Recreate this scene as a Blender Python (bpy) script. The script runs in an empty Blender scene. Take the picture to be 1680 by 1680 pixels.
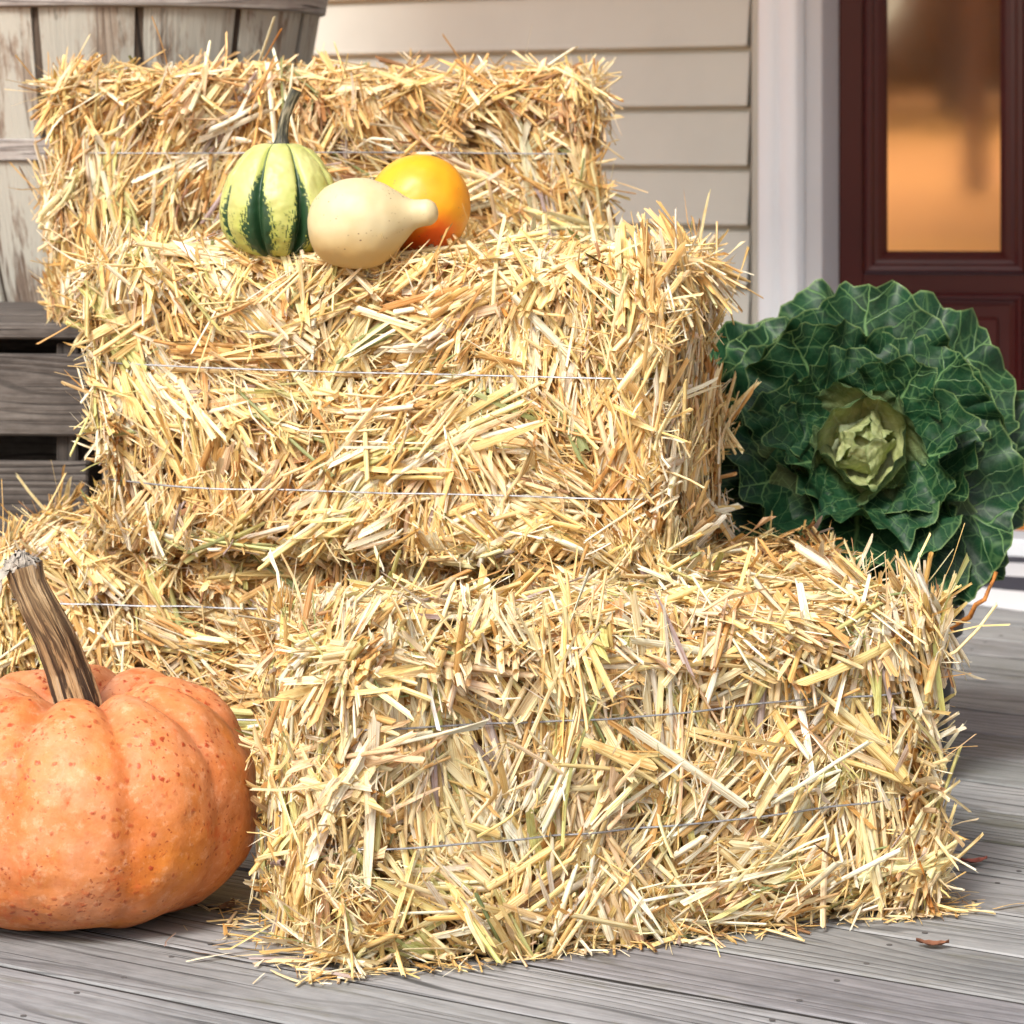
import bpy, math, random
import numpy as np
from mathutils import Vector, Matrix, noise as mnoise
R = math.radians
rng = np.random.default_rng(7)
random.seed(7)
scene = bpy.context.scene
col = scene.collection

# ------------------------------------------------------------------ camera
FPX, CH, HY = 4620.0, 0.83, 240.0          # focal length in photo pixels, eye height, horizon row
cam = bpy.data.cameras.new('camera'); camo = bpy.data.objects.new('camera', cam); col.objects.link(camo)
camo.location = (0, 0, CH); camo.rotation_euler = (R(90), 0, 0)
cam.sensor_width = 36; cam.lens = FPX / 1680 * 36; cam.shift_y = -(840 - HY) / 1680
cam.clip_start = 0.05; cam.clip_end = 500
cam.dof.use_dof = True; cam.dof.focus_distance = 3.0; cam.dof.aperture_fstop = 10.5
scene.camera = camo
# ------------------------------------------------------------------ light
SUN_EL, SUN_AZ = 45.0, 206.0               # azimuth clockwise from +Y: behind the camera, to its left
w = bpy.data.worlds.new("World"); scene.world = w; w.use_nodes = True
nt = w.node_tree; bg = nt.nodes['Background']; sky = nt.nodes.new('ShaderNodeTexSky')
sky.sky_type = 'NISHITA'; sky.sun_disc = False; sky.sun_elevation = R(SUN_EL); sky.sun_rotation = R(SUN_AZ)
sky.dust_density = 4.0; sky.air_density = 1.0; sky.ozone_density = 0.6
bg.inputs['Strength'].default_value = 0.15
nt.links.new(sky.outputs[0], bg.inputs[0])
sun = bpy.data.lights.new('sun', 'SUN'); suno = bpy.data.objects.new('sun', sun); col.objects.link(suno)
sun.energy = 2.7; sun.angle = R(17); sun.color = (1.0, 0.975, 0.94)
sd = Vector((math.sin(R(SUN_AZ)) * math.cos(R(SUN_EL)), math.cos(R(SUN_AZ)) * math.cos(R(SUN_EL)), math.sin(R(SUN_EL))))
suno.rotation_euler = sd.to_track_quat('Z', 'Y').to_euler(); suno.location = (-3, -3, 6)
vs = scene.view_settings; vs.view_transform = 'Standard'; vs.look = 'None'; vs.gamma = 1; vs.exposure = 0.50
scene.cycles.max_bounces = 7; scene.cycles.diffuse_bounces = 4; scene.cycles.transparent_max_bounces = 6

# ------------------------------------------------------------------ helpers
def px(x, y, D): return Vector(((x - 840) / FPX * D, D, CH - (y - HY) / FPX * D))
def tag(o, label=None, cat=None, group=None, kind=None):
    if label: o['label'] = label
    if cat: o['category'] = cat
    if group: o['group'] = group
    if kind: o['kind'] = kind
    return o
def empty(name, loc=(0, 0, 0), rz=0.0):
    o = bpy.data.objects.new(name, None); col.objects.link(o); o.location = loc; o.rotation_euler = (0, 0, rz)
    o.empty_display_size = 0.05
    return o
class MB:
    """collects polygons with materials, uvs and colours, then links them as one mesh object"""
    def __init__(s): s.V = []; s.F = []; s.n = 0; s.UV = []; s.C = []; s.M = []; s.S = []
    def add(s, V, F, uv=None, c=None, mat=0, smooth=True):
        V = np.asarray(V, float).reshape(-1, 3); F = np.asarray(F, int)
        s.V.append(V); s.F.append(F + s.n); s.n += len(V)
        s.UV.append(np.zeros((len(V), 2)) if uv is None else np.asarray(uv, float).reshape(-1, 2))
        if c is None: c = (1, 1, 1)
        c = np.asarray(c, float)
        s.C.append(np.broadcast_to(c, (len(V), 3)) if c.ndim == 1 else c.reshape(-1, 3))
        s.M.append(np.full(len(F), mat)); s.S.append(np.full(len(F), smooth))
    def build(s, name, mats, parent=None):
        me = bpy.data.meshes.new(name)
        V = np.concatenate(s.V); UV = np.concatenate(s.UV); C = np.concatenate(s.C)
        me.vertices.add(len(V)); me.vertices.foreach_set('co', V.astype(np.float32).ravel())
        loops = np.concatenate([f.ravel() for f in s.F]); tot = np.concatenate([np.full(len(f), f.shape[1]) for f in s.F])
        start = np.concatenate([[0], np.cumsum(tot)[:-1]])
        me.loops.add(len(loops)); me.loops.foreach_set('vertex_index', loops.astype(np.int32))
        me.polygons.add(len(tot)); me.polygons.foreach_set('loop_start', start.astype(np.int32)); me.polygons.foreach_set('loop_total', tot.astype(np.int32))
        me.polygons.foreach_set('material_index', np.concatenate(s.M).astype(np.int32))
        me.polygons.foreach_set('use_smooth', np.concatenate(s.S).astype(bool))
        uvl = me.uv_layers.new(name='UVMap'); uvl.data.foreach_set('uv', UV[loops].astype(np.float32).ravel())
        ca = me.color_attributes.new('tint', 'FLOAT_COLOR', 'POINT')
        ca.data.foreach_set('color', np.hstack([C, np.ones((len(C), 1))]).astype(np.float32).ravel())
        me.update(); me.validate()
        for m in (mats if isinstance(mats, (list, tuple)) else [mats]): me.materials.append(m)
        o = bpy.data.objects.new(name, me); col.objects.link(o)
        if parent: o.parent = parent
        return o
def box(mb, c, size, ax=None, mat=0, bev=0.0, uvs=None, colr=None, uvo=None):
    """box with bevelled long edges; ax = 3 axes; uv along the first axis, across the others (metres)"""
    c = np.array(c, float); h = np.array(size, float) / 2
    A = np.eye(3) if ax is None else np.array([np.array(a, float) for a in ax])
    b = min(bev, h.min() * 0.8)
    o = rng.random(2) * 20 if uvo is None else np.array(uvo)
    pts = []; uv = []
    # section in axes 1,2 with chamfers, extruded on axis 0 with inset end caps
    s1, s2 = h[1], h[2]
    if b > 0: sec = [(-s1 + b, -s2), (s1 - b, -s2), (s1, -s2 + b), (s1, s2 - b), (s1 - b, s2), (-s1 + b, s2), (-s1, s2 - b), (-s1, -s2 + b)]
    else: sec = [(-s1, -s2), (s1, -s2), (s1, s2), (-s1, s2)]
    n = len(sec); per = [0]
    for i in range(n): per.append(per[-1] + math.dist(sec[i], sec[(i + 1) % n]))
    rows = [(-h[0], 1 - (b / max(s1, 1e-6) if b else 0)), (-h[0] + b, 1), (h[0] - b, 1), (h[0], 1 - (b / max(s1, 1e-6) if b else 0))] if b else [(-h[0], 1), (h[0], 1)]
    for (x, k) in rows:
        for i in range(n + 1):
            a, d = sec[i % n]
            if k != 1: a -= math.copysign(b * .9, a); d -= math.copysign(b * .9, d)
            pts.append(c + A[0] * x + A[1] * a + A[2] * d); uv.append((x + o[0], per[i] + o[1]))
    F = []
    m = n + 1
    for r in range(len(rows) - 1):
        for i in range(n): F.append((r * m + i, r * m + i + 1, (r + 1) * m + i + 1, (r + 1) * m + i))
    mb.add(pts, F, uv, colr, mat, False)
    for r, rev in ((0, True), (len(rows) - 1, False)):
        ring = [pts[r * m + i] for i in range(n)]
        uvc = [((p - c) @ A[1] + o[0], (p - c) @ A[2] + o[1]) for p in ring]
        f = list(range(n)); f = f[::-1] if rev else f
        mb.add(ring, [f], uvc, colr, mat, False)
def grid_faces(K, M, wrap=False):
    F = []
    for i in range(K - 1):
        for j in range(M if wrap else M - 1):
            j2 = (j + 1) % M
            F.append((i * M + j, i * M + j2, (i + 1) * M + j2, (i + 1) * M + j))
    return np.array(F)
def tube(mb, pts, rad, seg=8, mat=0, colr=None, caps=True, ridge=None, uvs=(1, 1)):
    pts = [Vector(p) for p in pts]; n = len(pts)
    rad = [rad] * n if not hasattr(rad, '__len__') else rad
    V = []; UV = []; up = Vector((0.13, 0.2, 0.97)); prev = None; L = 0
    for i, p in enumerate(pts):
        t = (pts[min(i + 1, n - 1)] - pts[max(i - 1, 0)]).normalized()
        if prev is None:
            a = t.cross(up).normalized()
            if a.length < .1: a = t.cross(Vector((1, 0, 0))).normalized()
        else: a = (prev - t * prev.dot(t)).normalized()
        prev = a; b = t.cross(a)
        if i: L += (p - pts[i - 1]).length
        for j in range(seg + 1):
            th = 2 * math.pi * j / seg; r = rad[i] * (ridge(th % (2 * math.pi), i / (n - 1)) if ridge else 1)
            V.append(p + (a * math.cos(th) + b * math.sin(th)) * r); UV.append((j / seg * uvs[0], L * uvs[1]))
    mb.add(V, grid_faces(n, seg + 1), UV, colr, mat, True)
    if caps:
        for i, rev in ((0, 1), (n - 1, 0)):
            ring = V[i * (seg + 1):i * (seg + 1) + seg]; f = list(range(seg))
            mb.add(ring, [f[::-1] if rev else f], None, colr if colr is None or np.ndim(colr) == 1 else (1, 1, 1), mat, False)

def sines(seed, n, f0, f1):
    r = np.random.default_rng(seed)
    d = r.normal(size=(n, 3)); d /= np.linalg.norm(d, axis=1)[:, None]
    f = r.uniform(f0, f1, n); ph = r.uniform(0, 6.28, n)
    def g(p):
        p = np.asarray(p); return np.sin(p @ (d * f[:, None]).T + ph).sum(-1) / math.sqrt(n / 2) * .7
    return g

# ------------------------------------------------------------------ materials
def mat(name):
    m = bpy.data.materials.new(name); m.use_nodes = True; nt = m.node_tree; nt.nodes.clear()
    out = nt.nodes.new('ShaderNodeOutputMaterial'); b = nt.nodes.new('ShaderNodeBsdfPrincipled')
    nt.links.new(b.outputs[0], out.inputs[0])
    return m, nt, b, out
class G:
    """tiny node-graph writer"""
    def __init__(s, nt): s.nt = nt
    def n(s, t, **kw):
        nd = s.nt.nodes.new('ShaderNode' + t)
        for k, v in kw.items(): setattr(nd, k, v)
        return nd
    def link(s, a, b): s.nt.links.new(a, b)
    def setin(s, nd, i, v):
        if hasattr(v, 'is_linked') or isinstance(v, bpy.types.NodeSocket): s.link(v, nd.inputs[i])
        elif v is not None: nd.inputs[i].default_value = v
    def math(s, op, a, b=None, c=None, clamp=False):
        nd = s.n('Math', operation=op); nd.use_clamp = clamp
        for i, v in enumerate((a, b, c)): s.setin(nd, i, v)
        return nd.outputs[0]
    def coord(s, kind='Object'): return s.n('TexCoord').outputs[kind]
    def mapping(s, v, scale=(1, 1, 1), loc=(0, 0, 0), rot=(0, 0, 0)):
        nd = s.n('Mapping'); s.link(v, nd.inputs[0]); nd.inputs['Scale'].default_value = scale; nd.inputs['Location'].default_value = loc; nd.inputs['Rotation'].default_value = rot
        return nd.outputs[0]
    def noise(s, v, scale=5, detail=4, rough=.55, dist=0, dims='3D', w=None):
        nd = s.n('TexNoise', noise_dimensions=dims); s.link(v, nd.inputs['Vector'])
        nd.inputs['Scale'].default_value = scale; nd.inputs['Detail'].default_value = detail; nd.inputs['Roughness'].default_value = rough; nd.inputs['Distortion'].default_value = dist
        return nd.outputs['Fac']
    def vor(s, v, scale=5, feature='F1', out='Distance', rnd=1):
        nd = s.n('TexVoronoi', feature=feature); s.link(v, nd.inputs['Vector']); nd.inputs['Scale'].default_value = scale; nd.inputs['Randomness'].default_value = rnd
        return nd.outputs[out]
    def ramp(s, f, stops, interp='LINEAR'):
        nd = s.n('ValToRGB'); s.link(f, nd.inputs[0]); cr = nd.color_ramp; cr.interpolation = interp
        while len(cr.elements) < len(stops): cr.elements.new(.5)
        for e, (p, c) in zip(cr.elements, stops):
            e.position = p; e.color = (c, c, c, 1) if not hasattr(c, '__len__') else (*c, 1)
        return nd.outputs[0]
    def mix(s, f, a, b, mode='MIX'):
        nd = s.n('Mix', data_type='RGBA', blend_type=mode); nd.clamp_factor = True
        s.setin(nd, 0, f)
        for i, v in ((6, a), (7, b)):
            if isinstance(v, tuple): v = (*v, 1) if len(v) == 3 else v
            s.setin(nd, i, v)
        return nd.outputs[2]
    def bump(s, h, strength=.3, dist=.01, nrm=None):
        nd = s.n('Bump'); s.link(h, nd.inputs['Height']); nd.inputs['Strength'].default_value = strength; nd.inputs['Distance'].default_value = dist
        if nrm: s.link(nrm, nd.inputs['Normal'])
        return nd.outputs[0]
    def attr(s, name='tint', out='Color'):
        nd = s.n('Attribute', attribute_name=name); return nd.outputs[out]
    def sep(s, v):
        nd = s.n('SeparateXYZ'); s.link(v, nd.inputs[0]); return nd.outputs
    def comb(s, x, y, z=0.0):
        nd = s.n('CombineXYZ')
        for i, v in enumerate((x, y, z)): s.setin(nd, i, v)
        return nd.outputs[0]

def straw_mat():
    m, nt, b, out = mat('dry_straw'); g = G(nt)
    uv = g.n('UVMap', uv_map='UVMap').outputs[0]
    st = g.noise(g.mapping(uv, (4.2, 9, 1)), 1, 3, .75, dims='2D')       # fine fibres along each stem
    bl = g.noise(g.mapping(uv, (.6, 40, 1)), 1, 3, .6, dims='2D')      # blotches
    tint = g.attr()
    c = g.mix(g.ramp(st, [(.36, .95), (.48, 0), (1, 0)]), tint, g.mix(1.0, tint, (.66, .50, .33), 'MULTIPLY'))
    c = g.mix(g.ramp(st, [(.55, 0), (.75, .6)]), c, g.mix(.5, tint, (.93, .86, .64)))
    c = g.mix(g.ramp(bl, [(.30, .75), (.46, 0)]), c, g.mix(1.0, tint, (.76, .60, .42), 'MULTIPLY'))
    g.link(c, b.inputs['Base Color'])
    b.inputs['Roughness'].default_value = .48; b.inputs['Specular IOR Level'].default_value = .42
    g.link(g.bump(st, .35, .0006), b.inputs['Normal'])
    tr = g.n('BsdfTranslucent'); g.link(c, tr.inputs[0]); mx = g.n('MixShader'); mx.inputs[0].default_value = .2
    g.link(b.outputs[0], mx.inputs[1]); g.link(tr.outputs[0], mx.inputs[2]); g.link(mx.outputs[0], out.inputs[0])
    return m
def core_mat():
    m, nt, b, out = mat('packed_straw'); g = G(nt); co = g.coord()
    a = g.noise(g.mapping(co, (60, 60, 240)), 1, 4, .7, 1.5)
    g.link(g.ramp(a, [(.3, (.10, .05, .02)), (.5, (.30, .17, .06)), (.7, (.50, .33, .14))]), b.inputs['Base Color'])
    g.link(g.bump(a, 1, .01), b.inputs['Normal']); b.inputs['Roughness'].default_value = .8
    return m
def wood_mat(name, lo, mid, hi, ring=52, moss=None, across=1.0, bumpd=.004, paint=None, warpa=10):
    """uv.x = metres along the grain, uv.y = metres across it"""
    m, nt, b, out = mat(name); g = G(nt)
    uv = g.n('UVMap', uv_map='UVMap').outputs[0]
    warp = g.noise(g.mapping(uv, (1.1, 7, 1)), 1, 2, .5, dims='2D')
    s = g.sep(uv)
    y = g.math('ADD', g.math('MULTIPLY', s[1], ring), g.math('MULTIPLY', warp, warpa))
    ringv = g.math('MULTIPLY_ADD', g.math('SINE', g.math('MULTIPLY', y, 6.283)), .5, .5)
    fib = g.noise(g.mapping(uv, (5, 210, 1)), 1, 4, .7, dims='2D')
    crack = g.noise(g.mapping(uv, (1.8, 150, 1), (3, 7, 0)), 1, 2, .5, .3, dims='2D')
    blot = g.noise(g.mapping(uv, (1.6, 6, 1), (9, 2, 0)), 1, 4, .6, dims='2D')
    fleck = g.noise(g.mapping(uv, (25, 60, 1), (2, 5, 0)), 1, 4, .7, dims='2D')
    f = g.math('ADD', g.math('MULTIPLY', fib, .40), g.math('MULTIPLY', blot, .70))
    f = g.math('ADD', f, g.math('MULTIPLY', g.math('SUBTRACT', fleck, .5), .35))
    c = g.ramp(f, [(.36, lo), (.55, mid), (.76, hi)])
    rm = g.ramp(g.noise(g.mapping(uv, (.9, 11, 1), (5, 5, 0)), 1, 3, .6, dims='2D'), [(.36, .15), (.6, 1)])
    c = g.mix(g.math('MULTIPLY', rm, g.ramp(ringv, [(.0, 1), (.05, .8), (.12, 0)])), c, tuple(x * .42 for x in lo))
    ck = g.ramp(crack, [(.26, .95), (.30, 0)])
    c = g.mix(ck, c, tuple(x * .22 for x in lo))
    if moss:
        ms = g.noise(g.mapping(uv, (4, 14, 1), (31, 17, 0)), 1, 5, .7, dims='2D')
        c = g.mix(g.ramp(ms, [(.58, 0), (.72, .6)]), c, moss)
    if paint:
        pn = g.noise(g.mapping(uv, (5, 16, 1), (1, 8, 0)), 1, 6, .68, .3, dims='2D')
        fr = g.noise(g.mapping(uv, (10, 120, 1), (5, 3, 0)), 1, 3, .6, dims='2D')
        pf = g.ramp(g.math('ADD', g.math('MULTIPLY', pn, .8), g.math('MULTIPLY', fr, .25)), [(.43, 0), (.53, .92)])
        c = g.mix(pf, c, paint)
    tin = g.attr(); c = g.mix(1.0, c, tin, 'MULTIPLY')
    g.link(c, b.inputs['Base Color']); b.inputs['Roughness'].default_value = .72; b.inputs['Specular IOR Level'].default_value = .3
    h = g.math('ADD', g.math('MULTIPLY', ringv, .35), g.math('SUBTRACT', g.math('MULTIPLY', fib, .6), g.math('MULTIPLY', ck, .9)))
    g.link(g.bump(h, .6, bumpd), b.inputs['Normal'])
    return m
def plain(name, c, rough=.5, metal=0, var=.08, scale=12, bump=.0, spec=.5, coat=0):
    m, nt, b, out = mat(name); g = G(nt); co = g.coord()
    n1 = g.noise(co, scale, 5, .6)
    c2 = tuple(x * (1 - var * 2.2) for x in c); c3 = tuple(min(1, x * (1 + var)) for x in c)
    g.link(g.ramp(n1, [(.3, c2), (.5, c), (.75, c3)]), b.inputs['Base Color'])
    b.inputs['Roughness'].default_value = rough; b.inputs['Metallic'].default_value = metal; b.inputs['Specular IOR Level'].default_value = spec
    b.inputs['Coat Weight'].default_value = coat
    if bump: g.link(g.bump(g.noise(co, scale * 12, 3), .4, bump), b.inputs['Normal'])
    return m
M_straw = straw_mat(); M_core = core_mat()
M_wire = plain('galvanised_wire', (.36, .37, .39), .5, .6, .2, 200)
M_deck = wood_mat('weathered_deck_wood', (.175, .178, .18), (.26, .263, .264), (.345, .35, .352), 48, moss=(.14, .135, .09), warpa=6)
M_crate = wood_mat('old_crate_wood', (.038, .032, .028), (.082, .070, .061), (.155, .138, .122), 60)
M_basket = wood_mat('whitewashed_basket_wood', (.12, .085, .065), (.27, .22, .17), (.38, .34, .28), 70, paint=(.43, .43, .375), bumpd=.003)
M_hoop = wood_mat('grey_basket_hoop', (.16, .14, .13), (.30, .28, .26), (.46, .45, .42), 70, bumpd=.003)
M_siding = plain('beige_vinyl_siding', (.60, .605, .535), .5, 0, .03, 3, .0006)
M_chan = plain('beige_vinyl_trim', (.50, .49, .42), .5, 0, .03, 3)
M_white = plain('white_painted_trim', (.84, .89, .93), .38, 0, .015, 2)
M_jamb = plain('pale_grey_jamb', (.58, .59, .61), .45, 0, .02, 2)
M_red = plain('burgundy_door_paint', (.055, .0035, .003), .34, 0, .08, 4, .0004)
M_dark = plain('dark_interior', (.02, .018, .016), .8)
M_black = plain('black_rubber', (.012, .012, .014), .5)

# ------------------------------------------------------------------ deck, lawn, house
WA = R(32); wu = np.array([math.cos(WA), -math.sin(WA), 0]); wn = np.array([math.sin(WA), math.cos(WA), 0]); wz = np.array([0, 0, 1.])
WD = 6.302 * math.cos(WA)                       # distance of the house wall along wn
mb = MB(); pitch = .1440
for k in range(-16, 24):
    n0 = 2.146 + k * pitch
    if n0 + pitch > WD + .1: break
    th = .036
    tint = np.clip(1 + rng.normal(0, .06), .85, 1.15) * (1 + rng.normal(0, .012, 3))
    box(mb, wn * (n0 + pitch / 2) + wu * (0.3) + wz * (-th / 2 + rng.normal(0, .0006)), (9.0, pitch - .0075, th), (wu, wn, wz), bev=.0018, colr=tint, uvo=(rng.random() * 40, rng.random() * 40))
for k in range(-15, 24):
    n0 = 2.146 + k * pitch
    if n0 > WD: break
    box(mb, wn * n0 + wu * .3 - wz * .0122, (9.0, .010, .02), (wu, wn, wz), bev=0, colr=(.07, .065, .06))  # dark strip stands in for the shade inside each board gap
    for s in np.arange(-3.65, 4.5, .61):
        for dn_ in (.032, pitch - .032):
            cc_ = wn * (n0 + dn_ + rng.normal(0, .003)) + wu * (s + rng.normal(0, .005)); ring = [cc_ + wu * .0032 * math.cos(a) + wn * .0032 * math.sin(a) for a in np.linspace(0, 2 * math.pi, 11)[:-1]]
            top = [p + wz * .0006 for p in ring]; mb.add(ring + top, [(i, (i + 1) % 10, 10 + (i + 1) % 10, 10 + i) for i in range(10)], None, (.35, .33, .32), 0, False); mb.add(top, [tuple(range(10))], None, (.35, .33, .32), 0, False)
for s in np.arange(-4, 4.5, .5): box(mb, wu * s + wn * 2.55 - wz * .16, (5.6, .04, .2), (wn, wu, wz), bev=0, colr=(.6, .6, .6))
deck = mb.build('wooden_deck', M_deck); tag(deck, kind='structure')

def lawn_z(x, y):
    r = np.hypot(x, y); f = np.clip((-y + 0.0) / np.maximum(r, .01), 0, 1)
    return -.45 + .047 * np.clip(r - 15, 0, 62) * np.clip(f * 3, 0, 1) + .05 * np.sin(x * .3) * np.sin(y * .23) * np.clip((r - 6) / 10, 0, 1)
rr = np.concatenate([[0.01], np.geomspace(2, 400, 60)]); aa = np.linspace(0, 2 * math.pi, 97)
Xg = rr[:, None] * np.cos(aa); Yg = rr[:, None] * np.sin(aa); Zg = lawn_z(Xg, Yg)
m, nt_, b, out = mat('leaf_strewn_lawn'); g = G(nt_); co = g.coord()
lf = g.vor(co, 9, 'F1', 'Color'); ls = g.sep(lf)
lc = g.ramp(ls[0], [(0, (.68, .15, .006)), (.35, (.88, .32, .01)), (.65, (.70, .22, .01)), (.9, (.34, .15, .02))])
gr = g.ramp(g.noise(co, .35, 4), [(.35, (.72, .22, .008)), (.65, (.90, .36, .01))])
g.link(g.mix(.55, lc, gr), b.inputs['Base Color']); b.inputs['Roughness'].default_value = .9
mb = MB(); mb.add(np.stack([Xg, Yg, Zg], -1), grid_faces(len(rr), len(aa)))
tag(mb.build('ground', m), kind='structure')

def wall_s(pxx, off=0.0):
    """metres along the wall where the photo column meets the plane lying off metres in front of the wall"""
    k = (pxx - 840) / FPX; d = WD - off
    D = d / (wn[0] * k + wn[1]); p = np.array([k * D, D, 0]); return p @ wu
def W(s, n, z): return wu * s + wn * (WD + n) + wz * z
house = empty('house', tuple(W(0, 0, 0))); tag(house, 'beige sided house with white trim and dark red glazed door behind the bales', 'house')
hp = Vector(tuple(W(0, 0, 0)))
def hchild(mb, name, mats, parent=house):
    o = mb.build(name, mats)
    if parent is house: o.location = -hp
    o.parent = parent
    return o
s_sid = wall_s(1232); lap = .127
# siding: stepped laps, each with an added groove to darken its shadow line
mb = MB(); z0 = CH - (-1 - HY) / FPX * (WD / (wn[0] * .0844 + wn[1]))
z0 = z0 - lap * 12 + .027
rowsV = []
for k in range(30):
    zb = z0 + lap * k
    rowsV += [(.012, zb + .0), (-.019, zb + .001), (-.0195, zb + .006), (-.018, zb + .012), (-.0045, zb + lap - .013), (.012, zb + lap - .012)]
sA, sB = s_sid - 5.2, s_sid
V = []; UV = []
for (n_, z_) in rowsV:
    for s_ in (sA, sB): V.append(W(s_, n_, z_))
mb.add(V, grid_faces(len(rowsV), 2), None, None, 0, False)
box(mb, W((sA + 4.5 + sB) / 2 - 2.25, .06, 1.2), (abs(sB - sA), .1, 4.4), (wu, wn, wz))
hchild(mb, 'siding', M_siding)
s_c0 = wall_s(1233, .02); s_c1 = wall_s(1246, .02)
mb = MB(); box(mb, W((s_c0 + s_c1) / 2, -.010, 1.2), (s_c1 - s_c0, .024, 4.4), (wu, wn, wz), bev=.003); hchild(mb, 'siding_channel', M_chan)
# white casing, two stepped faces with a round bead groove
s_k = wall_s(1310, .03)
mb = MB(); w1 = s_k - s_c1
prof = [(0, .0), (0, -.026), (.004, -.030), (.20 * w1 + .004, -.030), (.36 * w1, -.031), (.44 * w1, -.026), (.50 * w1, -.022), (.55 * w1, -.026), (.62 * w1, -.034), (.90 * w1, -.036), (.97 * w1, -.034), (w1, -.028), (w1, .0)]
V = []
for (a, n_) in prof:
    for z_ in (-.05, 3.2): V.append(W(s_c1 + a, n_, z_))
mb.add(V, grid_faces(len(prof), 2), None, None, 0, True); hchild(mb, 'door_casing', M_white)
s_j = wall_s(1345, .012)
mb = MB(); box(mb, W((s_k + s_j) / 2 + .0006, -.004 + .05, 1.575), (s_j - s_k, .10, 3.25), (wu, wn, wz), bev=.003)
box(mb, W(s_j - .012, .055 + .05, 1.575), (.024, .16, 3.24), (wu, wn, wz), bev=.002)
hchild(mb, 'door_jamb', M_jamb)
# burgundy glazed door, hinged at the left jamb and standing ajar inwards
dn = .075; DA = R(5)
du = np.array([math.cos(DA), -math.sin(DA), 0]); dnv = np.array([math.sin(DA), math.cos(DA), 0])
kx = (1377 - 840) / FPX; s_h = wall_s(1377, -dn); hinge = W(s_h, dn, 0)
def Dp(a, n, z): return hinge + du * a + dnv * n + wz * z
def door_a(pxx):
    k = (pxx - 840) / FPX; # (hinge + a du).x = k * y
    return (k * hinge[1] - hinge[0]) / (du[0] - k * du[1])
a_g0, a_g1 = door_a(1457), door_a(1650); mw = a_g0 - door_a(1416); am0 = a_g0 - mw; am1 = a_g1 + mw * .8
cw = .115; bm0 = am1 + cw; bm1 = bm0 + (am1 - am0); DW = bm1 + am0
zg = CH - (412 - HY) / FPX * Dp((a_g0 + a_g1) / 2, 0, 0)[1]; s_e1 = s_j + DW + .03
door = empty('door', tuple(-hp)); door.parent = house
def dc(mb, name, mats): o = mb.build(name, mats); o.parent = door; return o
mb = MB(); zs_ = zg - mw * .9; dax = (du, dnv, wz); zt = 1.93
box(mb, Dp(am0 / 2, .022, 1.06), (am0, .044, 2.03), dax, bev=.002)
box(mb, Dp(DW - am0 / 2, .022, 1.06), (am0, .044, 2.03), dax, bev=.002)
box(mb, Dp(am1 + cw / 2, .022, (zs_ + zt) / 2), (cw, .044, zt - zs_), dax, bev=.002)
box(mb, Dp(DW / 2, .022, (zs_ + .045) / 2), (DW - 2 * am0 - .0004, .0438, zs_ - .045 - .0004), dax, bev=.001)
box(mb, Dp(DW / 2, .022, (zt + 2.075) / 2), (DW - 2 * am0 - .0004, .0438, 2.075 - zt - .0004), dax, bev=.001)
dc(mb, 'door_slab', M_red)
def moulding(mb, a0, a1, z0_, z1_, wd, front):
    prof = [(0, .002), (0.04, -.010), (.16, -.015), (.34, -.013), (.44, -.005), (.60, -.003), (.8, .004), (1, .016)]
    loop = []
    for (t, n_) in prof:
        i = t * wd; loop.append([(a0 + i, z0_ + i * .9, n_), (a1 - i, z0_ + i * .9, n_), (a1 - i, z1_ - i * .9, n_), (a0 + i, z1_ - i * .9, n_)])
    V = [Dp(a, front + n_, z_) for row in loop for (a, z_, n_) in row]
    mb.add(V, grid_faces(len(prof), 4, True), None, None, 0, False)
m, nt_, b, out = mat('reflective_window_glass'); g = G(nt_)
gl = g.n('BsdfGlossy'); gl.inputs['Color'].default_value = (.92, .90, .86, 1); gl.inputs['Roughness'].default_value = .05
b.inputs['Base Color'].default_value = (.02, .018, .015, 1); b.inputs['Roughness'].default_value = .1
mx = g.n('MixShader'); mx.inputs[0].default_value = .78; g.link(b.outputs[0], mx.inputs[1]); g.link(gl.outputs[0], mx.inputs[2]); g.link(mx.outputs[0], out.inputs[0])
g.link(g.bump(g.noise(g.coord(), 7, 2), .03, .003), gl.inputs['Normal'])
for (m0, m1) in ((am0, am1), (bm0, bm1)):
    mb = MB(); moulding(mb, m0, m1, zs_, zt, mw, -.0005); dc(mb, 'glazing_moulding', M_red)
    mb = MB(); box(mb, Dp((m0 + m1) / 2, .020, (zg + zt) / 2 - .02), (m1 - m0 - mw, .01, zt - zg), dax); dc(mb, 'glass_pane', m)
    mb = MB(); zp = zs_ - .04; moulding(mb, m0 + .004, m1 - .004, .22, zp, mw * .8, -.0008)
    box(mb, Dp((m0 + m1) / 2, -.003, (.22 + zp) / 2), (m1 - m0 - mw * 2.2, .012, zp - .22 - mw * 2.0), dax, bev=.004); dc(mb, 'raised_panel', M_red)
mb = MB(); ka = DW - am0 / 2; tube(mb, [Dp(ka, .0, 1.0), Dp(ka, -.03, 1.0), Dp(ka, -.04, 1.0), Dp(ka, -.06, 1.0), Dp(ka, -.07, 1.0)], [.012, .012, .025, .025, .012], 20)
dc(mb, 'door_knob', plain('brass', (.6, .42, .16), .25, 1))
mb = MB(); box(mb, W(s_e1 + .05, .05, 1.575), (.10, .12, 3.2), (wu, wn, wz), bev=.003); hchild(mb, 'right_jamb', M_jamb)
mb = MB(); box(mb, W((s_j + s_e1) / 2, .03, .022), (s_e1 - s_j - .002, .13, .044), (wu, wn, wz), bev=.004); hchild(mb, 'threshold', M_white)
mb = MB(); box(mb, W(s_e1 + 2.15, .06, 1.2), (4.1, .1, 4.4), (wu, wn, wz)); hchild(mb, 'right_siding', M_siding)
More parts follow.
